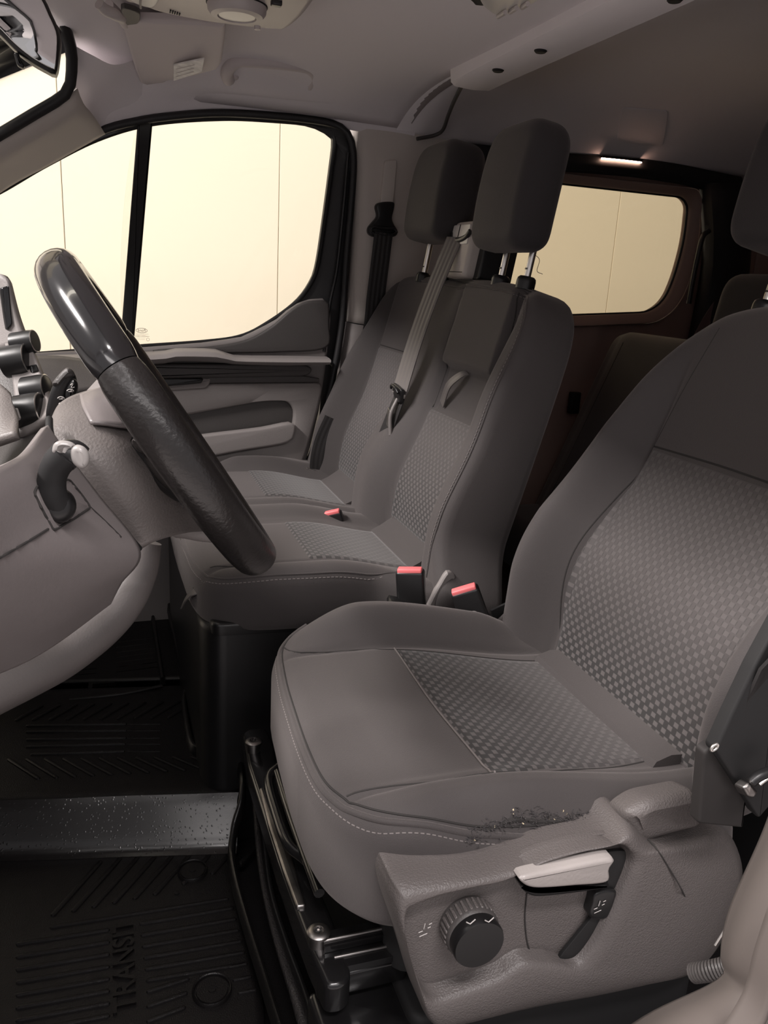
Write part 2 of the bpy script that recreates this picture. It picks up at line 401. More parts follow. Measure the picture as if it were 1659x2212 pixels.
# rear headliner
V = []; ys = np.r_[np.linspace(.22, .5, 6), np.linspace(.7, 1.55, 6), np.linspace(1.62, 1.985, 14)]
xr = np.r_[np.linspace(.672, 1.1, 7), np.linspace(1.3, 2.35, 5)]
def zr(y, x=1.5):
    z1 = 1.46-.150*np.abs((y-1.1)/.885)**5; z0 = zc(min(y, 1.955))-drop(.655, y)-(0 if y < 1.955 else (y-1.955)*.6)
    return z0+(z1-z0)*float(sm(.66, 1.05, x))
for y in ys:
    for x in xr: V.append((x, y, zr(y, x)))
Fc = [(i*12+j, (i+1)*12+j, (i+1)*12+j+1, i*12+j+1) for i in range(len(ys)-1) for j in range(11)]
ce2 = struct(ob('ceiling_rear', V, Fc, M['headliner'], sharp=60), 'dim rear headliner curving down to the side window')
md = ce2.modifiers.new('t', 'SOLIDIFY'); md.thickness = .02; md.offset = 1
# hatch cover in the rear headliner: a thin rounded panel
def hatch():
    o = [P(a, b, y=1.86) for a, b in ((1343, 232), (1445, 240), (1432, 318), (1333, 306))]
    o = [(q[0], q[1], q[2]) for q in o]
    r = rounded(o, .012)
    out = []
    for q in r:
        # slide along the view ray until it meets the headliner
        d = q-CAM; lo, hi = .5, 1.4
        for _ in range(30):
            t = (lo+hi)/2; p = CAM+d*t
            if p[2] > zr(min(p[1], 1.98), p[0]) or p[1] > 1.98: hi = t
            else: lo = t
        out.append(CAM+d*(lo-.0012))
    return slab('hatch_cover', out, np.cross(out[8]-out[0], out[-6]-out[0])*-1, .003, .0012, M['headliner'], ce2)
hatch()
# roof cross trim with its screw heads
bm_ = sroot('trim_1', (.69, 1.1, 1.36), 'ribbed roof crossbar trim between front and rear headliner')
prof = [(.650, 1.392), (.654, 1.366), (.662, 1.360), (.70, 1.3575), (.735, 1.360), (.746, 1.370), (.752, 1.46)]
rings = []
for y in np.linspace(.28, 1.60, 18): rings.append([(x+.0*(1.6-y), y, z-.055*max(0, abs(y-1.1)-.38)**2*2) for x, z in prof])
e = [(x*.6+.69*.4, 1.625, z+.006) for x, z in prof]; rings.append(e); rings.append([(x*.2+.69*.8, 1.64, z+.03) for x, z in prof])
loft('cover', rings, M['headliner'], bm_, closed=False, caps=False)
for px, py in ((1076, 151), (1168, 109), (1458, -2)):
    q = P(px, py, z=1.359)
    lathe('screw', [(0, -.0035), (.008, -.0035), (.0105, -.001), (.0105, .003)], q, (0, 0, 1), M['black_matt'], bm_, seg=18)
# outer end of the trim: the little step down to the pillar
tube('headliner_joint', [P(a, c, y=y_) for a, c, y_ in ((1000, 180, 1.62), (990, 200, 1.69), (978, 225, 1.78), (968, 250, 1.86), (957, 280, 1.925), (940, 292, 1.95), (900, 300, 1.955))], .0042, M['plastic_dk'], bm_, n=40)

# windscreen header seal and glass
ws_path = [(-.22, 1.83, 1.185)]+[tuple(P(a, b, y=1.82)) for a, b in ((0, 290), (70, 248), (138, 206))]+[tuple(P(153, 172, y=1.81)), tuple(P(151, 95, y=1.77)), tuple(P(108, 0, y=1.70))]+[(xf(y)-.005, y, zc(y)-.016) for y in (1.5, 1.3, 1.1, .9, .7, .5, .40)]+[(-.05, .38, 1.30), (-.25, .37, 1.17)]
ws = sroot('window_3', (-.2, 1.1, 1.3), 'windscreen with its black edge seal')
tube('edge_seal', ws_path, .011, M['seal'], ws, n=90, seg=8)
pw = spline([ws_path[i] for i in (0, 3, 5, 7, 9, 10, 11, 13, 15)], 40)
low = [np.array([-1.0, q[1], .86]) for q in pw]
loft('glass', [[np.array(q)+(-.004, 0, .006) for q in pw], [np.array(a)*.5+np.array(b)*.5+(-.02, 0, .03) for a, b in zip(pw, low)], low], M['glass'], ws, closed=False, caps=False)

# A-pillar trim on the far side
top = [(-.62, 1.86, .93), (-.36, 1.845, 1.10)]+[P(a, b, y=1.83) for a, b in ((0, 297), (75, 253), (140, 212))]+[P(165, 190, y=1.83)]
bot = [(-.60, 1.965, .88), (-.36, 1.965, 1.00)]+[P(a, b, y=1.965) for a, b in ((0, 404), (100, 349), (200, 293))]+[P(222, 281, y=1.965)]
mid = [(np.array(a)*.45+np.array(b)*.55)+np.array((0.0, -.012, -.004)) for a, b in zip(top, bot)]
m1 = [(np.array(a)*.85+np.array(b)*.15)+np.array((0, -.008, -.012)) for a, b in zip(top, bot)]
ap = struct(patch('trim_2', [top, m1, mid, bot], 30, 14, M['plastic_lt'], thick=.01), 'pale windscreen pillar trim above the front quarter glass')
# headliner corner between ceiling and pillar/door
ca = [P(a, b, y=1.83) for a, b in ((165, 190), (158, 150))]+[(xf(1.8), 1.80, zc(1.80)-.012)]
r0 = [P(148, 204, y=1.84), P(152, 170, y=1.83), P(150, 130, y=1.80), P(150, 92, y=1.775)]
r1 = [P(222, 283, y=1.966), P(228, 240, y=1.94), P(236, 190, y=1.89), P(250, 140, y=1.83)]
r2 = [P(300, 258, y=1.964), P(304, 220, y=1.945), P(310, 170, y=1.90), P(315, 120, y=1.85)]
hc = struct(patch('ceiling_corner', [r0, [(a+b)/2+np.array((0, -.006, -.004)) for a, b in zip(r0, r1)], r1, r2], 16, 18, M['headliner']), 'headliner corner joining roof and windscreen pillar')

# headliner rail above the door and over the B-pillar
dt = [(222, 283), (300, 260), (390, 248), (480, 243), (590, 250), (700, 262), (752, 282), (830, 292), (895, 300)]
rows = [[P(a, b-2, y=1.966) for a, b in dt], [P(a, b-2, y=1.958)+np.array((0, -.010, .026)) for a, b in dt], [P(a, b-2, y=1.95)*np.array((1, 0, 0))+np.array((0, 1.905, zc(1.905)-.001)) for a, b in dt], [P(a, b-2, y=1.95)*np.array((1, 0, 0))+np.array((0, 1.84, zc(1.84)+.006)) for a, b in dt]]
struct(patch('trim_3', rows, 40, 16, M['headliner']), 'headliner edge roll above the passenger door')

# B-pillar trim, upper (pale) and lower (grey)
bp = sroot('wall_pillar', (.6, 1.97, .1), 'passenger side belt pillar with pale upper and grey lower trim')
a0 = [(760, 262), (764, 400), (757, 560), (744, 692)]; a1 = [(775, 262), (779, 400), (773, 560), (763, 697)]
a2 = [(800, 264), (806, 400), (802, 560), (795, 702)]; a3 = [(900, 268), (900, 400), (890, 560), (880, 712)]; a4 = [(1000, 272), (1000, 400), (990, 560), (980, 715)]
patch('upper_trim', [PL(a0, y=2.0), PL(a1, y=1.972), PL(a2, y=1.968), PL(a3, y=1.970), PL(a4, y=1.982)], 24, 20, M['plastic_lt'], bp, thick=.006)
c0 = [(742, 692), (728, 800), (700, 930), (655, 1060), (560, 1400)]; c1 = [(760, 698), (745, 800), (715, 930), (680, 1060), (600, 1400)]
c2 = [(800, 704), (790, 800), (770, 930), (740, 1060), (700, 1400)]; c3 = [(980, 720), (960, 820), (940, 930), (930, 1060), (900, 1400)]
patch('lower_trim', [PL(c0, y=2.0), PL(c1, y=1.968), PL(c2, y=1.962), PL(c3, y=1.975)], 24, 20, M['plastic_md'], bp, thick=.006)
slab('door_jamb', PL([(744, 258), (990, 262), (990, 640), (980, 1400), (540, 1400), (640, 1080), (690, 900), (705, 640), (735, 560)], y=2.008), (0, -1, 0), .02, .002, M['seal'], bp)
# belt height adjuster slot
slab('adjuster_slot', rounded(PL([(832, 347), (858, 346), (850, 440), (822, 440)], y=1.952), .004), (0, -1, 0), .012, .002, M['plastic_lt'], bp)

# rear side wall with its window
GO = [(930, 385), (1215, 395), (1478, 424), (1492, 442), (1484, 520), (1462, 600), (1440, 650), (1405, 676), (1240, 682), (930, 690)]
wr = sroot('wall_right', (1.5, 2.0, .1), 'brown-grey rear side wall around the tinted window')
go = spline(PL(GO, y=1.985), 120, True)
gi = rounded(PL(GO, y=1.985), [.03, .01, .03, .03, .2, .2, .05, .06, .1, .03], 5)
outer = [(.70, 1.985, 1.34), (1.80, 1.985, 1.34), (1.80, 1.985, .05), (.70, 1.985, .05)]
GF = [(915, 366), (1215, 374), (1510, 408), (1520, 430), (1510, 530), (1490, 615), (1462, 668), (1420, 698), (1240, 706), (915, 712)]
gf = rounded(PL(GF, y=1.965), [.03, .01, .035, .03, .2, .2, .06, .07, .1, .03], 5)
def box_rays(hole, x0, x1, z0, z1):
    hole = np.array(hole); c = np.array(((hole[:, 0].min()+hole[:, 0].max())/2, 0, (hole[:, 2].min()+hole[:, 2].max())/2)); o = []
    for q in hole:
        dx, dz = q[0]-c[0], q[2]-c[2]; t = min((x1-c[0])/dx if dx > 1e-9 else (x0-c[0])/dx if dx < -1e-9 else 1e9, (z1-c[2])/dz if dz > 1e-9 else (z0-c[2])/dz if dz < -1e-9 else 1e9)
        o.append((c[0]+dx*t, q[1], c[2]+dz*t))
    return o
hole = resample(rounded(PL(GF, y=1.985), [.03, .01, .035, .03, .2, .2, .06, .07, .1, .03], 5), 200, True)
ringslab('side_panel', box_rays(hole, .70, 1.80, .05, 1.36), hole, (0, -1, 0), .03, .004, M['brown'], wr)
ringslab('window_surround', gf, gi, (0, -1, 0), .03, .006, M['brown'], wr, nn=160)
o5 = [(1.80, 1.985, 1.34), (2.38, 1.985, 1.34), (2.38, 1.985, .05), (1.80, 1.985, .05)]
i5 = rounded([(1.86, 1.985, 1.22), (2.30, 1.985, 1.22), (2.30, 1.985, .96), (1.86, 1.985, .94)], .04)
ringslab('rear_panel', rounded(o5, .01), i5, (0, -1, 0), .03, .004, M['brown'], wr, nn=100)
w5 = sroot('window_5', (2.08, 2.0, 1.1), 'small rearmost side window glimpsed past the driver headrest')
slab('pane', rounded([(1.84, 2.008, 1.24), (2.32, 2.008, 1.24), (2.32, 2.008, .94), (1.84, 2.008, .92)], .03), (0, -1, 0), .004, .001, M['tint'], w5)
w2 = sroot('window_2', P(1340, 550, y=2.0), 'tinted rear side window with rounded corners')
slab('pane', rounded(PL([(900, 375), (1215, 388), (1485, 416), (1500, 440), (1490, 520), (1470, 600), (1448, 656), (1408, 684), (1240, 690), (900, 700)], y=2.008), .02), (0, -1, 0), .004, .001, M['tint'], w2)
tube('pane_seal', resample(gi+np.array((0, .012, 0)), 100, True), .004, M['seal'], w2, n=120, seg=8, closed=True)
# upper trim over the window: dark band with the courtesy strip lamp
ub = [P(a, b, y=1.962) for a, b in ((985, 308), (1190, 330), (1300, 338), (1440, 352), (1600, 384))]
lb = [P(a, b, y=1.962) for a, b in ((985, 374), (1190, 370), (1300, 376), (1440, 392), (1600, 430))]
patch('upper_band', [ub, [(a+b)/2+np.array((0, -.008, 0)) for a, b in zip(ub, lb)], lb], 20, 8, M['black_matt'], wr, thick=.004)
tube('band_ridge', [P(a, b, y=1.958) for a, b in ((1200, 366), (1300, 372), (1400, 384), (1490, 398))], .004, M['black_matt'], wr, n=16, seg=8)
sl = thing('strip_lamp', 'thin glowing orange-white strip lamp above the rear side window', 'lamp', P(1342, 347, y=1.955))
slp = [P(a, b, y=1.950) for a, b in ((1300, 342), (1342, 346), (1385, 351))]
ribbon('lens', slp, (0, 1, 0), .006, .003, M['strip'], sl, n=8)
ribbon('housing', [q+np.array((0, .006, .004)) for q in slp], (0, 1, 0), .022, .006, M['black_matt'], sl, n=8)
# C-pillar and the rear corner
cp = [[P(a, b, y=1.975) for a, b in ((1525, 395), (1530, 560), (1490, 760), (1450, 1000))], [P(a, b, y=1.94) for a, b in ((1545, 395), (1550, 560), (1520, 760), (1480, 1000))], [P(a, b, y=1.94) for a, b in ((1594, 395), (1598, 560), (1570, 760), (1530, 1000))], [P(a, b, y=1.98) for a, b in ((1606, 395), (1606, 560), (1580, 760), (1540, 1000))]]
patch('corner_post', cp, 12, 12, M['black_matt'], wr, thick=.02)
struct(rbox('wall_rear', (2.36, 1.1, .7), (.03, 1.85, 1.5), M['brown'], bev=0), 'dark bulkhead behind the rear seats')
nl = struct(rbox('wall_left', (1.62, .24, .70), (1.46, .03, 1.36), M['brown'], bev=0), 'driver side rear wall')
fw_ = struct(rbox('wall_front', (-1.0, 1.1, .43), (.04, 1.8, .86), M['carpet'], bev=0), 'front bulkhead below the windscreen')
lw = struct(rbox('wall_left_front', (-.72, .26, .27), (.52, .04, .50), M['plastic_dk'], bev=0), 'driver side kick panel')

# ================================================================== passenger door
door = sroot('door_1', (.2, 1.98, .3), 'passenger door with grey card, black frame and two panes')
GL = [(-160, 500), (0, 415), (100, 357), (215, 300), (330, 268), (480, 257), (600, 262), (690, 271), (716, 282), (722, 306), (716, 360), (700, 480), (686, 570), (672, 610), (640, 652), (580, 696), (520, 726), (440, 738), (300, 748), (70, 765), (-160, 782)]
gl = spline(PL(GL, y=1.99), 150, True)
FRM = [(-170, 470), (0, 396), (100, 341), (215, 281), (300, 258), (480, 241), (600, 247), (700, 258), (744, 274), (766, 312), (762, 400), (752, 560), (742, 680), (730, 790), (700, 780), (600, 770), (520, 765), (440, 768), (300, 775), (70, 790), (-170, 815)]
fr = spline(PL(FRM, y=1.975), 150, True)
ringslab('window_frame', fr, gl, (0, -1, 0), .03, .006, M['seal'], door, nn=170)
tube('glass_channel', gl+np.array((0, -.004, 0)), .005, M['black_matt'], door, n=170, seg=8, closed=True)
OPN = [(-170, 466), (0, 400), (100, 346), (215, 284), (300, 261), (390, 249), (480, 244), (590, 250), (690, 261), (735, 274), (757, 300), (764, 350), (758, 450), (748, 560), (740, 690), (722, 800), (700, 900), (672, 985), (640, 1060), (560, 1400)]
tube('weather_seal', PL(OPN, y=1.962), .0085, M['seal'], door, n=110, seg=10)
tube('inner_gasket', PL([(752, 330), (742, 450), (728, 580), (712, 660), (700, 760)], y=1.965), .004, M['black'], door, n=30, seg=8)
slab('divider_bar', rounded(PL([(298, 262), (330, 262), (289, 745), (260, 748)], y=1.978), .002), (0, -1, 0), .025, .004, M['black_matt'], door)
w1 = sroot('window_1', P(500, 700, y=1.995), 'clear passenger door drop glass with etched maker mark')
slab('pane', spline(PL([(300, 262), (480, 250), (600, 255), (700, 266), (726, 284), (728, 310), (712, 480), (694, 580), (678, 620), (640, 662), (580, 704), (520, 735), (280, 755)], y=1.997), 80, True), (0, -1, 0), .004, .001, M['glass'], w1)
w4 = sroot('window_4', P(140, 740, y=1.995), 'front quarter glass of the passenger door')
slab('pane', PL([(-165, 490), (0, 408), (100, 350), (215, 292), (300, 266), (280, 755), (70, 770), (-165, 790)], y=1.997), (0, -1, 0), .004, .001, M['glass'], w4)
# etched mark: oval with the maker's name and small lines
def text(name, body, size, loc, right, up, mt, parent, depth=.0004, align='CENTER', bold=0.0):
    cu = bpy.data.curves.new(name, 'FONT'); cu.body = body; cu.size = size; cu.extrude = depth; cu.align_x = align; cu.align_y = 'CENTER'; cu.offset = bold
    t = bpy.data.objects.new(name, cu); C.objects.link(t)
    dg = bpy.context.evaluated_depsgraph_get(); me = bpy.data.meshes.new_from_object(t.evaluated_get(dg))
    bpy.data.objects.remove(t); bpy.data.curves.remove(cu)
    r = Vector(tuple(map(float, right))).normalized(); u = Vector(tuple(map(float, up))); u = (u-r*u.dot(r)).normalized(); n = r.cross(u)
    Mx = Matrix((r, u, n)).transposed().to_4x4(); Mx.translation = Vector(tuple(map(float, loc))); me.transform(Mx)
    me.materials.clear(); me.materials.append(mt); o = bpy.data.objects.new(name, me); C.objects.link(o)
    if parent is not None: put(o, parent)
    return o
etch = mat('etched_print', (.16, .13, .10), .7)
ec = P(306, 714, y=1.994)
tube('etched_oval', [ec+np.array((.0125*math.cos(a), 0, .0052*math.sin(a))) for a in np.linspace(0, 2*math.pi, 24, endpoint=False)], .0005, etch, w1, n=40, seg=6, closed=True)
text('etched_name', 'Ford', .009, ec, (-1, 0, 0), (0, 0, 1), etch, w1)
# the small print below it is too fine to read: rows of short strokes and a ring
random.seed(7)
for dz, x0, x1, r_ in ((.0078, -.013, .016, .0003), (.0105, -.014, .009, .0003), (.0130, -.0145, .0165, .0006), (.0165, -.013, .009, .0003), (.0200, -.010, .008, .0003)):
    x = x0
    while x < x1:
        w_ = random.uniform(.0008, .0022); tube('etched_stroke', [ec+np.array((x, 0, -dz)), ec+np.array((min(x+w_, x1), 0, -dz))], r_, etch, w1, n=3, seg=4); x += w_+random.uniform(.0006, .0014)
tube('etched_ring', [ec+np.array((.0135+.0034*math.cos(t), 0, -.0200+.0034*math.sin(t))) for t in np.linspace(0, 2*math.pi, 16, endpoint=False)], .0003, etch, w1, n=24, seg=5, closed=True)

# door card: base sheet then raised and sunken pieces
DC = [(-260, 800), (70, 764), (300, 752), (440, 741), (520, 730), (560, 712), (600, 690), (632, 662), (662, 648), (700, 645), (715, 652), (716, 700), (704, 800), (690, 890), (668, 980), (640, 1060), (560, 1400), (-260, 1450)]
dc = resample(np.array([P(a, b, y=1.965) for a, b in DC]), 110, True)
slab('door_card', dc, (0, -1, 0), .03, .009, M['plastic_md'], door)
# upper flat wing (dark) behind the sill
slab('sill_wing', spline(PL([(330, 757), (450, 749), (530, 735), (585, 706), (630, 668), (660, 652), (698, 649), (711, 656), (712, 700), (705, 752), (600, 762), (480, 765), (380, 775)], y=1.958), 70, True), (0, -1, 0), .01, .006, M['plastic_dk'], door)
# long grab ledge
def ledge(name, up, dn, y0, out, mt, nu=40):
    A = spline(PL(up, y=y0), nu); B = spline(PL(dn, y=y0), nu); rings = []
    for t, o_ in ((0, 0), (.06, .55), (.2, .9), (.45, 1.0), (.75, .92), (.93, .55), (1, 0)):
        rings.append([a*(1-t)+b*t-np.array((0, out*o_, 0)) for a, b in zip(A, B)])
    return loft(name, rings, mt, door, closed=False, caps=False, sharp=60)
ledge('grab_ledge', [(-160, 812), (60, 772), (200, 764), (345, 758), (380, 752), (470, 754), (500, 766), (600, 768), (705, 770)], [(-160, 850), (60, 800), (200, 790), (340, 785), (380, 780), (470, 782), (500, 785), (600, 788), (700, 786)], 1.955, .055, M['plastic_md'])
slab('grab_strip', rounded(PL([(150, 786), (660, 787), (676, 797), (670, 809), (655, 813), (150, 822)], y=1.938), [.002, .01, .01, .01, .01, .002]), (0, -1, 0), .02, .005, M['plastic_dk'], door)
slab('strip_shadow_gap', PL([(150, 812), (655, 812), (690, 818), (690, 826), (470, 828), (150, 838)], y=1.946), (0, -1, 0), .012, .002, M['plastic_dk'], door)
slab('latch_pocket', rounded(PL([(345, 818), (456, 818), (452, 832), (444, 840), (345, 846)], y=1.942), .006), (0, -1, 0), .02, .004, M['plastic_md'], door)
slab('latch_pull', rounded(PL([(345, 818), (440, 818), (436, 828), (345, 836)], y=1.936), .004), (0, -1, 0), .01, .003, M['black'], door)
# raised front area under the strip, with the long pocket sunk into it
A_ = rounded(PL([(300, 830), (470, 829), (700, 827), (690, 880), (668, 960), (640, 1040), (300, 1060)], y=1.945), [.01, .01, .02, .05, .05, .01, .01], 6)
B_ = rounded(PL([(310, 915), (430, 893), (560, 868), (620, 866), (636, 885), (632, 925), (620, 955), (430, 990), (310, 1010)], y=1.945), [.005, .02, .03, .03, .03, .03, .02, .02, .005], 5)
ringslab('lower_card', A_, B_, (0, -1, 0), .022, .008, M['plastic_md'], door, nn=120)
slab('pocket_floor', resample(B_+np.array((0, .012, 0)), 60, True), (0, -1, 0), .004, .001, M['plastic_dk'], door)
slab('pocket_lip', spline(PL([(300, 962), (430, 942), (560, 926), (632, 914), (636, 940), (618, 958), (520, 975), (430, 992), (300, 1012)], y=1.925), 50, True), (0, -1, 0), .02, .006, M['plastic_md'], door)

# ================================================================== seats
def row_bounds(o2, b):
    q = np.vstack([o2, o2[:1]]); xs_ = []
    for (a0, b0), (a1, b1) in zip(q, q[1:]):
        if (b0 <= b <= b1 or b1 <= b <= b0) and abs(b1-b0) > 1e-9: xs_.append(a0+(a1-a0)*(b-b0)/(b1-b0))
    return (min(xs_), max(xs_)) if xs_ else None
def edge_dist(o2, a, b):
    q0 = o2; q1 = np.roll(o2, -1, 0); p = np.stack([a, b], -1)[..., None, :]
    e = q1-q0; t = np.clip(np.sum((p-q0)*e, -1)/(np.sum(e*e, -1)+1e-12), 0, 1)
    return np.min(np.linalg.norm(p-(q0+t[..., None]*e), axis=-1), -1)
class Pillow:
    """padded body: outline in (a,b), front height hf(a,b), back height hb; edges rounded by R (front) and Rb (back)"""
    def __init__(s, o2, to3, hf, hb, R, Rb=None):
        s.o2 = np.array(o2, float); s.to3 = to3; s.hf = hf; s.hb = hb; s.R = R; s.Rb = R if Rb is None else Rb
    def rnd(s, d, R):
        k = np.clip(R-d, 0, R); return R-np.sqrt(np.maximum(R*R-k*k, 0))
    def front(s, a, b, off=0.0):
        a = np.asarray(a, float); b = np.asarray(b, float); d = edge_dist(s.o2, a, b)
        return s.to3(a, b, s.hf(a, b)-s.rnd(d, s.R)+off)
    def build(s, name, mt, parent, na=64, nb=64, mt_side=None):
        b0, b1 = s.o2[:, 1].min(), s.o2[:, 1].max(); t = np.linspace(0, 1, nb); t = .45*t+.55*(.5-.5*np.cos(np.pi*t))
        bs = b0+1e-5+(b1-b0-2e-5)*t; u = np.linspace(0, 1, na); u = .4*u+.6*(.5-.5*np.cos(np.pi*u)); A = []; B = []
        for b in bs:
            lo, hi = row_bounds(s.o2, b); A.append(lo+(hi-lo)*u); B.append(np.full(na, b))
        A = np.array(A); B = np.array(B); d = edge_dist(s.o2, A, B)
        Fp = s.to3(A, B, s.hf(A, B)-s.rnd(d, s.R)).reshape(-1, 3); hb = s.hb(A, B) if callable(s.hb) else np.full(A.shape, s.hb)
        Bp = s.to3(A, B, hb+s.rnd(d, s.Rb)).reshape(-1, 3); n = na*nb; V = np.vstack([Fp, Bp]); Fc = []
        for i in range(nb-1):
            for j in range(na-1):
                k = i*na+j; Fc.append((k, k+1, k+na+1, k+na)); Fc.append((n+k, n+k+na, n+k+na+1, n+k+1))
            for j in (0, na-1): k = i*na+j; Fc.append((k, k+na, n+k+na, n+k))
        for i in (0, nb-1):
            for j in range(na-1): k = i*na+j; Fc.append((k, k+1, n+k+1, n+k))
        return ob(name, V, Fc, mt, parent, sharp=75)
    def panel(s, name, c, mt, parent, off=.0022, nu=30, nv=36, curve=None):
        """cloth insert lying on the front: c = corners (a,b) near-low, far-low, far-high, near-high"""
        c = np.array(c, float); V = []; uv = []; Lv = np.linalg.norm((c[3]+c[2])/2-(c[0]+c[1])/2)
        for i in range(nu):
            for j in range(nv):
                p, q = i/(nu-1), j/(nv-1)
                ab = (c[0]*(1-p)+c[1]*p)*(1-q)+(c[3]*(1-p)+c[2]*p)*q
                if curve is not None: ab = ab+curve(p, q)
                e = min(p, 1-p)*nu, min(q, 1-q)*nv; k = off if min(e) > .5 else -.0015
                V.append(s.front(ab[0], ab[1], k)); uv.append((ab[0], q*Lv))
        Fc = [(i*nv+j, (i+1)*nv+j, (i+1)*nv+j+1, i*nv+j+1) for i in range(nu-1) for j in range(nv-1)]
        return ob(name, V, Fc, mt, parent, sharp=75, uv=uv)
    def line(s, name, pts, r, mt, parent, off=.0, n=50, seg=6):
        q = spline([(a, b, 0) for a, b in pts], n); return tube(name, [s.front(a, b, off) for a, b, _ in q], r, mt, parent, smoothp=False, seg=seg)
    def stitches(s, name, pts, r, gap, mt, parent, off=.001):
        q = spline([(a, b, 0) for a, b in pts], 400); w = np.array([s.front(a, b, off) for a, b, _ in q])
        return stitch(name, w, r, gap, mt, parent)
def stitch(name, w, r, gap, mt, parent):
    """one seam of thread: a row of short dashes, one part"""
    w = np.asarray(w); L = np.r_[0, np.cumsum(np.linalg.norm(np.diff(w, axis=0), axis=1))]; V = []; Fc = []
    at = lambda d: np.array([np.interp(d, L, w[:, j]) for j in range(3)])
    for d in np.arange(gap, L[-1]-gap, gap):
        a, b = at(d-gap*.32), at(d+gap*.32); t = b-a; ln = np.linalg.norm(t)
        if ln < 1e-7: continue
        u, v, _ = basis(t); k = len(V)
        for e in (a, b):
            for q in (u, v, -u, -v): V.append(e+q*r)
        for i in range(4): Fc.append((k+i, k+(i+1) % 4, k+4+(i+1) % 4, k+4+i))
        Fc += [(k, k+1, k+2, k+3), (k+4, k+5, k+6, k+7)]
    return ob(name, V, Fc, mt, parent, smooth=False)
def leaned(x0, z0, deg):
    s_, c_ = math.sin(math.radians(deg)), math.cos(math.radians(deg))
    def f(a, b, h):
        a, b, h = np.broadcast_arrays(a, b, h)
        return np.stack([x0+b*s_-h*c_, a+0*b, z0+b*c_+h*s_], -1)
    return f
def flat(a, b, h):
    a, b, h = np.broadcast_arrays(a, b, h); return np.stack([b+0*a, a+0*b, h+0*a], -1)
def headrest(parent, yc, x0, z0, deg, hw, hgt, th, posts, pz, name='headrest'):
    f = leaned(x0, z0, deg)
    o2 = rounded([(yc-hw, 0), (yc+hw, 0), (yc+hw*.96, hgt), (yc-hw*.96, hgt)], [.034, .034, .046, .046], 8)
    o2 = np.array([(a+(a-yc)*.06*math.sin(np.clip(b/hgt, 0, 1)*math.pi), b) for a, b in o2])
    hf = lambda a, b: .006*np.cos((a-yc)/hw*1.3)+.010*np.sin(np.clip(b/hgt, 0, 1)*2.6+.3)
    pl = Pillow(o2, f, hf, -th, .022, .030)
    h = pl.build(name, M['fabric_dark'], parent, 40, 40)
    sp = [f(a, b, float(hf(a, b))-.028) for a, b in resample(inset2(o2, .004), 90, True)]
    tube('side_seam', sp, .0012, M['seam'], h, n=90, seg=6, closed=True)
    for y in posts:
        q = f(yc, 0, -th*.5)
        b = np.array(pz(y)); ax = np.array((math.sin(math.radians(deg)), 0, math.cos(math.radians(deg)))); a = b+ax*(q[2]+.03-b[2])
        po = tube('headrest_post', [a, (a+b)/2, b-ax*.03], .0058, M['chrome'], parent, n=6, seg=14)
        tube('post_notch', [b+ax*.022+np.array((-.0052, -.003, 0)), b+ax*.022+np.array((-.0052, .003, 0))], .0016, M['black'], po, n=4, seg=6)
        g = lathe('post_guide', [(.0, .009), (.012, .009), (.0155, .006), (.0165, .001), (.0165, -.012)], b, (math.sin(math.radians(deg)), 0, math.cos(math.radians(deg))), M['black'], parent, seg=20)
        g.scale = (1, 1, 1)
    return h

# ------------------------------------------------------------------ passenger double bench
bench = thing('bench_seat', 'grey cloth double passenger bench with two headrests next to the passenger door', 'seat', (.35, 1.55, .05))
# backrest
fb = leaned(.540, .50, 14.5)
YN, YF = 1.155, 1.925
def bench_h(a, b):
    lum = .020*np.exp(-((b-.11)/.10)**2)
    def bol(c, w): return np.exp(-(((a-c))/w)**4)
    near = sm(1.245, 1.195, a)*(.030*sm(.52, .30, b)+.012)
    farb = sm(1.875, 1.92, a)*(.050*sm(.50, .25, b)+.012)
    midb = bol(1.56, .075)*(.040*sm(.36, .12, b)+.010*sm(.5, .3, b))
    pad = .012*sm(.352, .362, b)*((sm(1.245, 1.255, a)*sm(1.475, 1.465, a)))
    rec = -.010*sm(.262, .270, b)*sm(.360, .352, b)*(sm(1.245, 1.255, a)*sm(1.475, 1.465, a))
    crease = -.006*(np.exp(-((a-1.248)/.006)**2)+np.exp(-((a-1.472)/.006)**2)+np.exp(-((a-1.655)/.006)**2)+np.exp(-((a-1.878)/.006)**2))
    mid2 = -.012*sm(.40, .52, b)*np.exp(-((a-1.56)/.05)**2)
    return lum+near+farb+midb+pad+rec+crease+mid2
bo = [(YN, -.05), (YN+.0, .10), (YN-.002, .34), (YN+.004, .44), (YN+.03, .49), (YN+.085, .512), (1.40, .522), (1.56, .520), (1.74, .528), (1.86, .522), (1.905, .50), (1.932, .45), (YF+.012, .36), (YF+.02, .22), (YF+.02, .08), (YF, -.05)]
bo = spline([(a, b, 0) for a, b in bo], 150, True)[:, :2]; bo[:, 1] = np.clip(bo[:, 1], -.05, 1)
pb = Pillow(bo, fb, bench_h, lambda a, b: -.075+.0*a, .024, .018)
bb = pb.build('backrest', M['fabric'], bench, 150, 90)
pb.panel('woven_panel', [(1.250, .035), (1.470, .035), (1.470, .264), (1.250, .264)], M['woven'], bb)
pb.panel('woven_panel', [(1.657, .035), (1.876, .035), (1.876, .352), (1.657, .352)], M['woven'], bb)
pb.line('pad_crease', [(1.25, .358), (1.36, .352), (1.47, .358)], .0022, M['seam'], bb, off=-.004)
pb.line('pad_crease', [(1.657, .354), (1.876, .354)], .0018, M['seam'], bb, off=-.001)
for a in (1.249, 1.471, 1.656, 1.877): pb.line('seam', [(a, -.0), (a, .15), (a, .3), (a, .44), (a+.004, .50)], .0014, M['seam'], bb, off=-.0005)
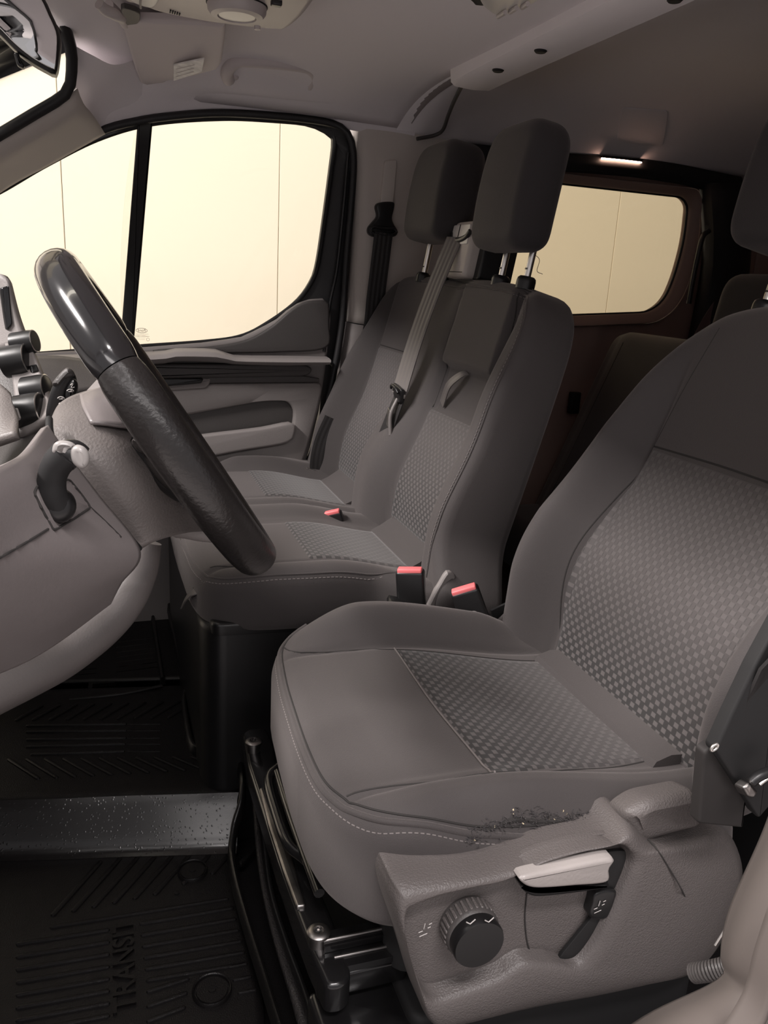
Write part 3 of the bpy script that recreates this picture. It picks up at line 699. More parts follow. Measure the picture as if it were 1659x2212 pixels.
pb.line('edge_welt', [(YN+.012, -.03), (YN+.012, .1), (YN+.010, .34), (YN+.018, .43), (YN+.045, .482), (YN+.09, .499), (1.40, .508), (1.56, .506), (1.74, .512)], .0016, M['fabric'], bb, off=.0005, n=90)
pb.stitches('stitching', [(YN+.016, -.03), (YN+.016, .1), (YN+.014, .34), (YN+.022, .43), (YN+.05, .478), (YN+.09, .494), (1.40, .503), (1.55, .501)], .0007, .0065, M['thread'], bb, off=.0012)
# pull strap on the fold-down pad
s0 = pb.front(1.372, .350, .004); s1 = pb.front(1.376, .343, .014); s2 = pb.front(1.400, .318, .020); s3 = pb.front(1.432, .280, .006)
ribbon('pull_strap', [s0, s1, s2, s3], (0, 1, .25), .018, .0022, M['belt'], bb, n=16)
# headrests
def pzb(y): q = fb(y, .522, -.008); return (q[0], y, q[2])
headrest(bench, 1.316, .632, 1.056, 9, .091, .204, .067, (1.266, 1.362), pzb)
headrest(bench, 1.690, .642, 1.080, 9, .100, .196, .080, (1.636, 1.741), pzb)
# cushion
def bench_c(a, b):
    z0 = .540-.030*sm(.33, .52, b)-.006*sm(.2, .12, b)
    ridge = .018*np.exp(-((a-1.545)/.055)**4)*sm(.15, .24, b)
    near = .012*sm(1.235, 1.20, a)*sm(.15, .25, b); farb = .030*sm(1.875, 1.92, a)*sm(.2, .3, b)
    cre = -.004*(np.exp(-((a-1.236)/.005)**2)+np.exp(-((a-1.458)/.005)**2)+np.exp(-((a-1.635)/.005)**2)+np.exp(-((a-1.875)/.005)**2))
    cre = cre-.012*np.exp(-((a-1.545)/.012)**2)
    return z0+ridge+near+farb+cre
co = [(1.175, .55), (1.172, .40), (1.170, .28), (1.180, .20), (1.215, .145), (1.28, .124), (1.40, .118), (1.545, .122), (1.70, .118), (1.83, .124), (1.89, .15), (1.925, .22), (1.935, .35), (1.935, .55)]
co = spline([(a, b, 0) for a, b in co], 150, True)[:, :2]; co[:, 1] = np.clip(co[:, 1], 0, .55)
pc = Pillow(co, flat, bench_c, .445, .030, .014)
bc = pc.build('cushion', M['fabric'], bench, 130, 60)
pc.panel('woven_panel', [(1.240, .495), (1.455, .495), (1.455, .312), (1.240, .312)], M['woven_c'], bc)
pc.panel('woven_panel', [(1.638, .495), (1.872, .495), (1.872, .312), (1.638, .312)], M['woven_c'], bc)
for a in (1.238, 1.457, 1.636, 1.874): pc.line('seam', [(a+(.010 if a in (1.238,) else 0), .15), (a, .2), (a, .35), (a, .5)], .0014, M['seam'], bc, off=-.0005)
pc.line('edge_welt', [(1.180, .50), (1.178, .40), (1.177, .28), (1.187, .205), (1.22, .153), (1.28, .133), (1.40, .126), (1.545, .130), (1.70, .126)], .0024, M['fabric'], bc, off=-.001, n=80)
pc.stitches('stitching', [(1.176, .50), (1.174, .40), (1.173, .28), (1.183, .203), (1.218, .148), (1.28, .127), (1.40, .121)],  .0009, .007, M['thread'], bc, off=-.001)
# rear roll of each place
for ya, yb in ((1.245, 1.468), (1.655, 1.872)):
    rr = []
    for y in np.linspace(ya, yb, 8): rr.append([(x, y, z) for x, z in ((.488, .500), (.495, .512), (.512, .520), (.535, .535), (.548, .548), (.56, .50), (.52, .47))])
    loft('rear_roll', rr, M['fabric'], bc)
# pedestal below
pd = [(1.19, .15), (1.23, .13), (1.90, .13), (1.92, .15), (1.92, .52), (1.19, .52)]
slab('pedestal', rounded([(x, y, .452) for y, x in pd], .02), (0, 0, 1), .40, .012, M['black'], bench)
slab('pedestal_lip', rounded([(.145, 1.185, .462), (.145, 1.30, .455), (.50, 1.30, .455), (.50, 1.185, .455)], .02), (0, 0, 1), .02, .006, M['black'], bench)
# front pull loop under the cushion
ribbon('release_loop', [P(395, 1305, y=1.30), P(405, 1290, y=1.28), P(422, 1276, y=1.26), P(422, 1282, y=1.27)], (.2, 1, 0), .02, .002, M['belt'], bench, n=12)
# belt tower on top of the bench back
tz = fb(1.555, .515, -.02)
tw = [(1.492, .0), (1.602, .0), (1.600, .085), (1.588, .108), (1.508, .108), (1.494, .085)]
ft = leaned(.672, 1.005, 10)
tower = slab('belt_tower', rounded([ft(a, b, .010) for a, b in tw], .010), (-1, 0, .17), .075, .010, M['plastic_lt'], bench)
slab('tower_plate', rounded([ft(a, b, .0125) for a, b in ((1.504, .062), (1.590, .062), (1.588, .100), (1.508, .100))], .004), (-1, 0, .17), .004, .0015, M['lampwhite'], tower)
slab('tower_plate_groove', [ft(a, b, .0135) for a, b in ((1.553, .062), (1.5555, .062), (1.5555, .100), (1.553, .100))], (-1, 0, .17), .002, .0002, M['black'], tower)
tube('belt_slot', [ft(a, b, .013) for a, b in ((1.500, .086), (1.512, .076), (1.545, .070), (1.580, .072), (1.590, .084))], .0055, M['black'], tower, n=18, seg=8, ry=.004)
slab('tower_back', rounded([ft(a, b, -.012) for a, b in ((1.470, .0), (1.57, .0), (1.57, .106), (1.49, .106), (1.474, .09))], .008), (-1, 0, .17), .07, .004, M['black'], tower)

# ------------------------------------------------------------------ centre seat belt on the bench
cb = thing('centre_seat_belt', 'grey seat belt running from the bench tower diagonally down the middle backrest', 'seat belt', fb(1.56, .03, .05))
b0 = ft(1.560, .075, .016); b1 = P(862, 850, x=.560)
bl = [b0, b0*.66+b1*.34+np.array((-.006, 0, 0)), b0*.33+b1*.67+np.array((-.006, 0, 0)), b1]
ribbon('webbing', bl, (-.15, 1, .45), .047, .0022, M['belt'], cb, n=30)
b2 = P(845, 905, x=.548); b3 = P(775, 1118, x=.505)
ribbon('webbing', [b1+np.array((.002, 0, -.006)), b2, b2*.5+b3*.5+np.array((-.004, 0, 0)), b3], [(-.1, 1, .35), (-.3, 1, .2), (-.5, .7, .0), (-.5, .6, 0)], .040, .0022, M['belt_dk'], cb, n=30)
tg = slab('latch_tongue', rounded([b1+np.array(v) for v in ((-.006, -.026, .012), (-.006, .024, .020), (-.006, .022, -.002), (-.006, .004, -.018), (-.006, -.020, -.016))], .006), (-1, 0, .2), .008, .003, M['black'], cb)
tube('tongue_ring', [b1+np.array(v) for v in ((-.010, -.022, .004), (-.012, -.010, .012), (-.012, .012, .015), (-.010, .021, .008))], .003, M['black'], cb, n=14, seg=8)
slab('metal_tip', rounded([b2+np.array(v) for v in ((-.008, -.012, .018), (-.008, .002, .024), (-.008, .006, -.012), (-.008, -.008, -.018))], .002), (-1, -.3, .1), .002, .0006, M['chrome'], cb)
tube('fold', [b1+np.array((-.004, -.004, -.010)), b2+np.array((-.006, -.012, .01)), b2+np.array((-.006, -.018, -.03))], .004, M['belt'], cb, n=12, seg=8)

# ------------------------------------------------------------------ driver seat
ds = thing('bucket_seat', 'worn grey cloth driver seat with torn cushion edge nearest the camera', 'seat', (.42, .82, .05))
YC = .825
fd = leaned(.628, .46, 20.6); YB = .81
def drv_h(a, b):
    r = np.abs(a-YB)
    lum = .022*np.exp(-((b-.14)/.10)**2)
    bol = np.interp(b, [-.1, 0, .1, .2, .35, .45, .53, .6], [.05, .066, .074, .072, .050, .028, .010, 0])*sm(.160, .218, r)
    cre = -.005*np.exp(-((r-.163)/.006)**2)*sm(.5, .4, b)
    return lum+bol+cre
do = [(-.10, -.06), (-.17, -.04), (-.215, .02), (-.243, .10), (-.250, .25), (-.240, .36), (-.222, .46), (-.185, .535), (-.12, .570), (0, .582), (.12, .570), (.185, .535), (.222, .46), (.240, .36), (.250, .25), (.250, .12), (.238, .0), (.20, -.075), (.10, -.09)]
do = spline([(YB+a, b, 0) for a, b in do], 150, True)[:, :2]; do[:, 1] = np.clip(do[:, 1], -.09, 1)
pdv = Pillow(do, fd, drv_h, -.085, .036, .03)
db = pdv.build('backrest', M['fabric'], ds, 110, 100)
pdv.panel('woven_panel', [(.652, .005), (.968, .005), (.965, .345), (.655, .345)], M['woven'], db, nu=40, nv=44, curve=lambda p, q: np.array(((p-.5)*.035*math.sin(q*math.pi), 0)))
pdv.line('pad_crease', [(.655, .347), (.81, .350), (.965, .347)], .0016, M['seam'], db, off=-.0005)
for s_ in (-1, 1): pdv.line('seam', [(YB+s_*.159, .0), (YB+s_*.1715, .086), (YB+s_*.1765, .172), (YB+s_*.1705, .26), (YB+s_*.156, .345), (YB+s_*.148, .44), (YB+s_*.135, .53)], .0013, M['seam'], db, off=-.001)
def pzd(y): q = fd(y, .580, -.045); return (q[0], y, q[2])
headrest(ds, .865, .838, 1.068, 12, .128, .20, .11, (.795, .932), pzd)
# cushion
def drv_c(a, b):
    z0 = .500-.036*sm(.34, .62, b)-.004*sm(.25, .19, b)
    farb = .044*sm(.975, 1.030, a)*sm(.20, .34, b)*sm(.66, .52, b)
    near = .010*sm(.680, .650, a)*sm(.2, .3, b)-.020*sm(.640, .600, a)*sm(.24, .34, b)
    cre = -.004*(np.exp(-((a-(.662+.06*np.clip(.26-b, 0, 1)))/.005)**2)*sm(.2, .23, b)+np.exp(-((a-.982)/.005)**2)*sm(.205, .23, b))
    dip = -.006*np.exp(-((a-.82)/.09)**2-((b-.45)/.1)**2)
    # hard-worn outer edge by the side trim: hollow where the cloth has torn and sagged
    tear = -.016*np.exp(-((b-.40)/.060)**2)*sm(.640, .606, a)
    return z0+farb+near+cre+dip+tear
dco = [(1.050, .235), (1.0, .203), (.925, .194), (.85, .189), (.78, .186), (.720, .187), (.675, .194), (.640, .211), (.612, .240), (.600, .285), (.596, .36), (.598, .45), (.602, .55), (.618, .655), (1.03, .655), (1.052, .55), (1.064, .42), (1.066, .32)]
dco = spline([(a, b, 0) for a, b in dco], 170, True)[:, :2]; dco[:, 1] = np.clip(dco[:, 1], 0, .655)
pdc = Pillow(dco, flat, drv_c, .372, .032, .02)
dcu = pdc.build('cushion', M['fabric'], ds, 120, 110)
pdc.panel('woven_panel', [(.688, .600), (.952, .600), (.972, .370), (.655, .370)], M['woven_c'], dcu, nu=40, nv=36)
pdc.line('seam', [(.972, .371), (.82, .368), (.655, .371)], .0014, M['thread'], dcu, off=.0012)
pdc.line('seam', [(1.04, .222), (.995, .228), (.985, .26), (.98, .34), (.97, .37), (.953, .60)], .0013, M['seam'], dcu, off=-.0004)
pdc.line('seam', [(.672, .215), (.668, .26), (.658, .34), (.655, .37), (.672, .50), (.69, .60)], .0013, M['seam'], dcu, off=-.0004)
wl = [(1.045, .262), (1.030, .228), (1.0, .213), (.925, .203), (.85, .198), (.78, .195), (.72, .196), (.680, .203), (.648, .219), (.621, .246), (.609, .287), (.605, .34)]
pdc.line('edge_welt', wl+[(.605, .40), (.605, .47), (.607, .54)], .0034, M['fabric'], dcu, off=-.0005, n=110, seg=8)
pdc.line('welt_groove', [(q[0]+(.0042 if q[0] < .7 else 0), q[1]+(.0042 if q[1] < .26 else 0)) for q in wl]+[(.611, .40), (.611, .47)], .0012, M['seam'], dcu, off=.0002, n=110)
wl2 = [(a+(.004 if a > 1 else -.0045 if a < .66 else 0), b-(.005 if b < .26 else 0)) for a, b in wl]
pdc.stitches('stitching', [(q[0], q[1]) for q in wl2]+[(.6005, .40), (.6005, .47), (.602, .52)],   .0008, .006, M['thread'], dcu, off=-.0008)
# the tear: frayed threads and crumbs of foam along the worn edge
random.seed(4); V = []; Fc = []
tearline = spline([(.603, .318, 0), (.608, .345, 0), (.614, .375, 0), (.613, .41, 0), (.611, .445, 0), (.607, .485, 0)], 120)
def fray(name, n, r0, r1, L, mt):
    V = []; Fc = []
    for i in range(n):
        a, b, _ = tearline[random.randrange(120)]; a += random.gauss(0, .0022); b += random.gauss(0, .003)
        p = np.array(pdc.front(a, b, .0006)); d = np.array([random.gauss(0, 1), random.gauss(0, .5)-.2, random.gauss(0, .4)+.1]); d /= np.linalg.norm(d); e = p+d*random.uniform(.3, 1)*L
        u, v, _ = basis(d); r = random.uniform(r0, r1); k = len(V)
        for q, f_ in ((p, 1), ((p+e)/2+u*L*.15, .9), (e, .5)):
            for j in range(3): V.append(q+(u*math.cos(j*2.1)+v*math.sin(j*2.1))*r*f_)
        for m_ in (0, 3):
            for j in range(3): Fc.append((k+m_+j, k+m_+(j+1) % 3, k+m_+3+(j+1) % 3, k+m_+3+j))
    o = ob(name, V, Fc, mt, dcu, smooth=False); o['kind'] = 'stuff'; return o
fray('frayed_threads', 420, .0004, .0008, .008, M['fabric_dark'])
fray('foam_crumbs', 26, .0010, .0018, .0022, mat('foam_crumb', (.62, .52, .36), .9))
tl = [pdc.front(a, b, -.001) for a, b, _ in tearline]
tube('tear_gap', tl, [.0006, .002, .003, .0026, .003, .0022, .0006], M['seam'], dcu, smoothp=False, seg=6)
# cushion rear roll against the backrest
rr = [[(x, y, z) for x, z in ((.585, .462), (.592, .474), (.612, .480), (.635, .478), (.66, .45), (.62, .43))] for y in np.linspace(.672, .955, 8)]
loft('rear_roll', rr, M['fabric'], dcu)

# ------------------------------------------------------------------ driver seat: side trim, levers, rails
YT = .560
def T(pts, y=YT): return PL(pts, y=y)
OUT = [(852, 1884), (930, 1872), (1010, 1862), (1120, 1836), (1230, 1812), (1300, 1794), (1345, 1760), (1400, 1750), (1500, 1738), (1512, 1752), (1512, 1785), (1560, 1790), (1582, 1810), (1606, 1880), (1590, 1960), (1550, 2050), (1500, 2094), (1300, 2138), (1100, 2176), (960, 2206), (925, 2196), (905, 2160), (862, 2020), (834, 1940), (836, 1906)]
INN = [(902, 1962), (960, 1938), (1040, 1918), (1098, 1902), (1114, 1880), (1140, 1866), (1240, 1842), (1335, 1826), (1364, 1842), (1370, 1870), (1340, 1945), (1300, 2025), (1268, 2076), (1240, 2092), (1190, 2084), (1140, 2084), (1112, 2098), (1080, 2122), (1010, 2146), (940, 2166), (915, 2150), (885, 2060), (875, 2000)]
def fair(pts, n=140, y=YT): return spline(T(pts, y), n, True)
# matched control pairs: outer edge, rim of the recess
PAIR = [((852, 1884), (902, 1958)), ((930, 1871), (950, 1938)), ((1010, 1860), (1020, 1920)), ((1075, 1846), (1076, 1910)), ((1125, 1835), (1122, 1890)), ((1175, 1823), (1170, 1864)), ((1240, 1808), (1240, 1842)), ((1300, 1792), (1310, 1829)), ((1345, 1764), (1346, 1828)), ((1400, 1803), (1362, 1841)), ((1475, 1795), (1367, 1851)), ((1542, 1787), (1370, 1866)), ((1580, 1808), (1366, 1884)), ((1604, 1880), (1354, 1916)), ((1590, 1960), (1330, 1968)), ((1552, 2046), (1296, 2036)), ((1500, 2092), (1264, 2080)), ((1405, 2114), (1240, 2092)), ((1315, 2135), (1212, 2088)), ((1250, 2148), (1190, 2085)), ((1180, 2161), (1142, 2084)), ((1110, 2175), (1112, 2098)), ((1050, 2188), (1078, 2120)), ((985, 2202), (1010, 2145)), ((945, 2206), (945, 2164)), ((920, 2190), (916, 2146)), ((905, 2160), (900, 2105)), ((882, 2085), (884, 2060)), ((860, 2018), (876, 2015)), ((842, 1965), (876, 1985)), ((834, 1925), (882, 1968)), ((838, 1898), (890, 1962))]
OUT = [a for a, _ in PAIR]; INN = [b for _, b in PAIR]
def dense(pts, k=5):
    p = np.array(T(pts)); m = len(p); o = []
    for i in range(m):
        a, b, c, d_ = p[i-1], p[i], p[(i+1) % m], p[(i+2) % m]
        for t in np.linspace(0, 1, k, endpoint=False): o.append(.5*((2*b)+(-a+c)*t+(2*a-5*b+4*c-d_)*t*t+(-a+3*b-3*c+d_)*t**3))
    return np.array(o)
def dense(pts, k=5, y=YT):
    p = np.array(T(pts, y)); m = len(p); o = []
    for i in range(m):
        a, b, c, d_ = p[i-1], p[i], p[(i+1) % m], p[(i+2) % m]
        for t in np.linspace(0, 1, k, endpoint=False): o.append(.5*((2*b)+(-a+c)*t+(2*a-5*b+4*c-d_)*t*t+(-a+3*b-3*c+d_)*t**3))
    return np.array(o)
A = dense(OUT, y=YT+.026); B = dense(INN); nrm = np.array((0, -1.0, 0)); dd = B-A; dd[:, 1] = 0; dl = np.linalg.norm(dd, axis=1, keepdims=True); du_ = dd/np.maximum(dl, 1e-6)
def mixr(t, dep): q = A*(1-t)+B*t; q[:, 1] = YT+dep; return q
rings = [mixr(-.0, .060), mixr(.0, .026), mixr(.10, .014), mixr(.25, .006), mixr(.45, .0015), mixr(.70, .0), mixr(.90, .0005), mixr(.97, .002), B-nrm*.006, B-nrm*.0150+du_*.002, B-nrm*.0185+du_*.004]
st = loft('side_trim', rings, M['trim'], ds, closed=True, caps=False, sharp=80)
slab('trim_recess', resample(B-nrm*.0185, 90, True), (0, -1, 0), .006, .001, M['trim'], st)
slab('handle_slot_shade', spline(T([(1300, 1850), (1345, 1838), (1363, 1850), (1362, 1880), (1335, 1945), (1296, 2025), (1262, 2074), (1228, 2086), (1206, 2076), (1240, 2030), (1280, 1980), (1305, 1940), (1312, 1905)], YT+.012), 60, True), (0, -1, 0), .004, .0008, M['black_matt'], st)  # thin black inset standing in for the shade of a deep cutout
SS = Surf(st)
tube('cap_joint', SS.line([(1400, 1812), (1424, 1842), (1448, 1880), (1474, 1925), (1490, 1970), (1488, 2030), (1470, 2080)], 40, .0004), .0008, M['seam'], st, smoothp=False, seg=6)
tube('panel_line', T([(1138, 1930), (1134, 1980), (1138, 2030), (1148, 2066)], YT+.0178), .0008, M['seam'], st, n=20, seg=6)
hd = slab('recline_handle', spline(T([(1124, 1902), (1138, 1893), (1200, 1880), (1322, 1856), (1318, 1880), (1312, 1908), (1240, 1916), (1170, 1921), (1140, 1917)], YT-.010), 60, True), (0, -1, 0), .014, .004, M['handle'], st)
slab('handle_underside', spline(T([(1122, 1908), (1140, 1919), (1170, 1924), (1240, 1919), (1312, 1911), (1306, 1921), (1180, 1938), (1140, 1933)], YT-.004), 40, True), (0, -1, 0), .014, .003, M['black'], st)
slab('handle_arm', spline(T([(1290, 1930), (1330, 1925), (1330, 1945), (1312, 1985), (1276, 1983), (1280, 1955)], YT+.006), 30, True), (0, -1, 0), .012, .003, M['black'], st)
kc = P(1004, 1984, y=YT+.018); kr = .0275
kn = lathe('height_knob', [(kr*.96, .0), (kr, .003), (kr, .018), (kr*.97, .021), (kr*.93, .022)], kc, (0, -1, 0), M['plastic_dk'], st, seg=48)
for i in range(30):
    a = i/30*2*math.pi; rbox('knob_ridge', kc+np.array((kr*math.cos(a), -.011, kr*math.sin(a))), (.0022, .014, .003), M['trim'], kn, bev=.0006, seg=1, rot=Matrix.Rotation(-a, 3, 'Y'))
lathe('knob_cap', [(kr*.93, .0), (kr*.94, .010), (kr*.90, .0125), (.0, .0125)], kc+np.array((0, -.022, 0)), (0, -1, 0), M['black'], kn, seg=48)
for px, py in ((1016, 1992), (1056, 1988)):
    q = P(px, py, y=YT-.0172); tube('knob_arrow', [q+np.array((-.004, 0, .001)), q+np.array((0, 0, -.002)), q+np.array((.005, 0, .002))], .0006, M['print'], kn, n=7, seg=5, smoothp=False)
def icon(px, py, yv, par):
    q = P(px, py, y=yv)
    for a, b in (((-.006, .000), (-.002, .001)), ((-.005, -.005), (.003, -.003)), ((-.001, .003), (.000, .009)), ((.003, .003), (.006, .004)), ((.004, .007), (.007, .008))):
        tube('icon_stroke', [q+np.array((a[0], 0, a[1])), q+np.array((b[0], 0, b[1]))], .0004, M['print'], par, n=4, seg=5)
icon(917, 2012, YT+.0125, st); icon(1294, 1962, YT+.005, st)
# pan, pedestal and rails
slab('seat_pan', rounded([(x, y, .385) for x, y in ((.265, .64), (.62, .62), (.62, 1.03), (.265, 1.03))], .03), (0, 0, 1), .10, .012, M['black_matt'], ds)
slab('pedestal', rounded([(x, y, .262) for x, y in ((.275, .60), (.64, .60), (.64, 1.05), (.275, 1.05))], .02), (0, 0, 1), .212, .008, M['black_matt'], ds)
fm = slab('front_frame', rounded(PL([(524, 1582), (538, 1572), (575, 1570), (592, 1606), (605, 1680), (640, 1800), (690, 1915), (716, 1975), (742, 2050), (760, 2100), (742, 2126), (704, 2130), (668, 2050), (640, 1975), (600, 1860), (560, 1730), (535, 1650)], z=.300), .008), (0, 0, 1), .035, .006, M['blackmetal'], ds)
slab('frame_flange', rounded(PL([(560, 1700), (582, 1700), (612, 1790), (640, 1880), (662, 1955), (640, 1958), (612, 1880), (580, 1780)], z=.305), .004), (0, 0, 1), .012, .003, M['steel'], ds)
tube('frame_bead', PL([(600, 1668), (622, 1740), (650, 1820), (690, 1930)], z=.346), .006, M['blackmetal'], ds, n=24)
tube('frame_bead', PL([(636, 1680), (655, 1740), (690, 1830)], z=.322), .004, M['blackmetal'], ds, n=18)
tube('slide_bar', [P(640, 1625, z=.352), P(604, 1655, z=.346), P(580, 1685, z=.340), P(598, 1760, z=.338), P(622, 1822, z=.338), P(655, 1852, z=.338), P(690, 1884, z=.340), P(725, 1902, z=.344), P(790, 1904, z=.348)], .0065, M['blackmetal'], ds, n=60, seg=12)
for px, py in ((548, 1601), (688, 2012)):
    q = P(px, py, z=.316); bt = lathe('bolt', [(.010, -.018), (.010, -.004), (.0125, -.003), (.0125, .0), (.010, .002), (.006, .0022), (.0055, -.001), (.0, -.001)], q, (0, 0, 1), M['steel'], ds, seg=24)
    tube('star_socket', [q+np.array((.0038*math.cos(a)*(1 if i % 2 else .6), .0038*math.sin(a)*(1 if i % 2 else .6), .002)) for i, a in enumerate(np.linspace(0, 2*math.pi, 12, endpoint=False))], .0006, M['black_matt'], bt, n=36, seg=5, closed=True)
for a, b, z_, r_ in (((697, 2036), (850, 2004), .305, .007), ((720, 2072), (870, 2040), .295, .011), ((706, 2124), (900, 2078), .268, .006)):
    q0, q1 = P(*a, z=z_), P(*b, z=z_)
    ribbon('slide_rail', [q0, (q0+q1)/2, q1+(q1-q0)*.8], (.1, 1, 0), r_*3.0, .008, M['blackmetal'], ds, n=12)
    tube('rail_edge', [q0+np.array((0, -.003, .005)), q1+(q1-q0)*.8+np.array((0, -.003, .005))], .0022, M['steel'], ds, n=8, seg=8)
rbox('rail_block', P(770, 2078, z=.275), (.10, .05, .03), M['blackmetal'], ds, bev=.004)
slab('frame_plate', rounded(PL([(662, 2140), (740, 2120), (900, 2085), (1000, 2212), (960, 2330), (760, 2330), (690, 2230)], z=.25), .01), (0, 0, 1), .19, .008, M['blackmetal'], ds)
slab('white_clip', rounded(PL([(658, 1764), (668, 1762), (680, 1780), (672, 1778)], z=.352), .001), (0, 0, 1), .004, .001, M['lampwhite'], ds)
tube('wire_loop', [P(702, 1868, z=.35), P(704, 1850, z=.36), P(712, 1838, z=.365)], .0025, M['steel'], ds, n=10)
# upper plastic behind the cushion, hinge cover
slab('hinge_cover', rounded(T([(1352, 1762), (1400, 1728), (1512, 1706), (1524, 1790), (1440, 1812), (1380, 1830)], YT+.014), .012), (0, -1, .3), .035, .012, M['trim'], ds)

# ------------------------------------------------------------------ buckles
def buckle(label, tip, down, wdir, ln=.085, w=.044, th=.024, oval=False, ribs=True):
    tip = np.array(tip); dn = np.array(down, float); dn /= np.linalg.norm(dn); wd_ = np.array(wdir, float); wd_ -= dn*(wd_@dn); wd_ /= np.linalg.norm(wd_); nn = np.cross(dn, wd_)
    if nn[1] > 0: nn = -nn
    base = tip+dn*ln; t = thing('seat_belt_buckle', label, 'buckle', base, 'red seat belt buckles')
    R = rotm(wd_, -dn)
    bd = rbox('body', tip+dn*ln*.5, (w, th, ln), M['black'], t, bev=.005, rot=R)
    rb = rbox('release_button', tip+nn*.003-dn*.0005, (w*.86, th*.62, .008), M['red'], t, bev=.002, rot=R)
    rbox('slot', tip-nn*th*.36, (w*.7, th*.16, .004), M['black_matt'], t, bev=.0005, rot=R)
    if oval:
        q = tip+dn*ln*.45+nn*(th/2+.0006)
        tube('oval_mark', [q+wd_*.008*math.cos(a)+dn*.0042*math.sin(a) for a in np.linspace(0, 2*math.pi, 20, endpoint=False)], .0005, M['plastic_md'], bd, n=30, seg=5, closed=True)
        text('mark_name', 'Ford', .006, q, -wd_ if wd_[0] < 0 else wd_, -dn, M['plastic_md'], bd)
    return t
buckle('upright black buckle with red button beside the middle bench cushion', P(886, 1231, y=1.10), (.10, -.05, -1), (1, -.55, .12))
buckle('tilted black buckle with red button and oval mark next to the driver backrest', P(1002, 1272, y=1.05), (.42, -.10, -1), (1, -.45, .42), oval=True)
buckle('small buckle with red button sunk between the two bench cushions', P(718, 1106, y=1.50), (.35, -.02, -1), (1, -.5, .55), ln=.06, w=.036, th=.02)
# plastic foot of the buckles between the seats
ft_ = thing('buckle_mount', 'shiny dark grey plastic mount holding two buckles between the seats', 'bracket', P(1000, 1360, y=1.08)*np.array((1, 1, 0))+np.array((0, 0, .40)))
slab('side_plate', spline([P(a, b, y=1.12) for a, b in ((925, 1300), (945, 1262), (966, 1232), (984, 1246), (978, 1275), (962, 1320), (940, 1345), (905, 1345))], 40, True), (-.3, -1, .3), .02, .006, M['plastic_md'], ft_)
patch('cover', [[P(a, b, y=1.10) for a, b in ((840, 1285), (900, 1300), (960, 1330))], [P(a, b, y=1.06) for a, b in ((860, 1330), (940, 1340), (1010, 1350))], [P(a, b, y=1.05) for a, b in ((1000, 1390), (1060, 1400), (1100, 1420))]], 14, 10, M['black'], ft_, thick=.008)
patch('hinge_trim', [[P(a, b, y=1.06) for a, b in ((1112, 1300), (1128, 1330), (1140, 1372))], [P(a, b, y=1.05) for a, b in ((1072, 1340), (1095, 1352), (1135, 1378))], [P(a, b, y=1.04) for a, b in ((1040, 1362), (1075, 1385), (1140, 1400))]], 12, 12, M['plastic_md'], ft_, thick=.008)
slab('webbing_stub', rounded([P(a, b, y=1.055) for a, b in ((1062, 1318), (1100, 1300), (1108, 1312), (1070, 1340))], .003), (0, -1, .3), .006, .001, M['black_matt'], ft_)

# ------------------------------------------------------------------ steering wheel
wn = np.array((.84, 0, .545)); wn /= np.linalg.norm(wn); wu = np.array((-.545, 0, .84)); wu /= np.linalg.norm(wu); wy = np.array((0, 1.0, 0))
W0 = (P(120, 582, y=.815)+P(548, 1178, y=.815))/2; WR = np.linalg.norm(P(120, 582, y=.815)-P(548, 1178, y=.815))/2
sw = thing('steering_wheel', 'black leather steering wheel seen edge-on with a glossy top segment', 'steering wheel', W0-wn*.06)
def rimpt(a): return W0+WR*(wu*math.cos(a)+wy*math.sin(a))
def rim(name, a0, a1, r1, r2, mt, n, taper=False):
    rings = []
    for i in range(n):
        a = a0+(a1-a0)*i/(n-1); c = rimpt(a); rad = wu*math.cos(a)+wy*math.sin(a)
        k = 1.0
        if taper: k = min(1, .90+.10*math.sqrt(min(1, min(i, n-1-i)/2)))
        rings.append([c+(rad*math.cos(t)*r1+wn*math.sin(t)*r2)*k for t in np.linspace(0, 2*math.pi, 22, endpoint=False)])
    return loft(name, rings, mt, sw, sharp=60)
A0 = math.radians(62)
rim('rim', A0, 2*math.pi-A0, .0175, .0205, M['leather'], 80, True)
rim('rim_top', -A0+.006, A0-.006, .0172, .0200, M['rimcap'], 50, True)
# hub, airbag cover and spokes
hubc = W0-wn*.045
lathe('hub', [(.052, -.02), (.060, .0), (.064, .015), (.060, .028), (.05, .034), (.0, .036)], hubc, wn, M['plastic_md'], sw, seg=40)
lathe('airbag_cover', [(.082, .022), (.088, .032), (.080, .046), (.05, .056), (.0, .060)], hubc, wn, M['black'], sw, seg=40)
def spoke(ang, w0, w1, mt, nm='spoke'):
    rad = wu*math.cos(ang)+wy*math.sin(ang); tan = -wu*math.sin(ang)+wy*math.cos(ang); rings = []
    for t in np.linspace(0, 1, 10):
        c = hubc+wn*.015+rad*(.055+(WR-.055-.008)*t)+wn*(.03*t**1.5); w = w0+(w1-w0)*t; h = .016-.005*t
        rings.append([c+tan*w*math.cos(q)+wn*h*math.sin(q) for q in np.linspace(0, 2*math.pi, 16, endpoint=False)])
    return loft(nm, rings, mt, sw, sharp=60)
for an in (math.radians(98), math.radians(-98)): spoke(an, .036, .026, M['leather'])
sp_ = spoke(math.pi, .045, .030, M['plastic_dk'])
slab('lower_spoke', spline(PL([(366, 1108), (400, 1103), (436, 1101), (500, 1118), (565, 1160), (520, 1176), (450, 1176), (400, 1168), (372, 1160)], y=.795), 50, True), (0, -1, .1), .05, .010, M['plastic_md'], sw)
tube('spoke_trim', [P(378, 1106, y=.785), P(405, 1102, y=.785), P(432, 1101, y=.785)], .0014, M['chrome'], sw, n=10, seg=6)

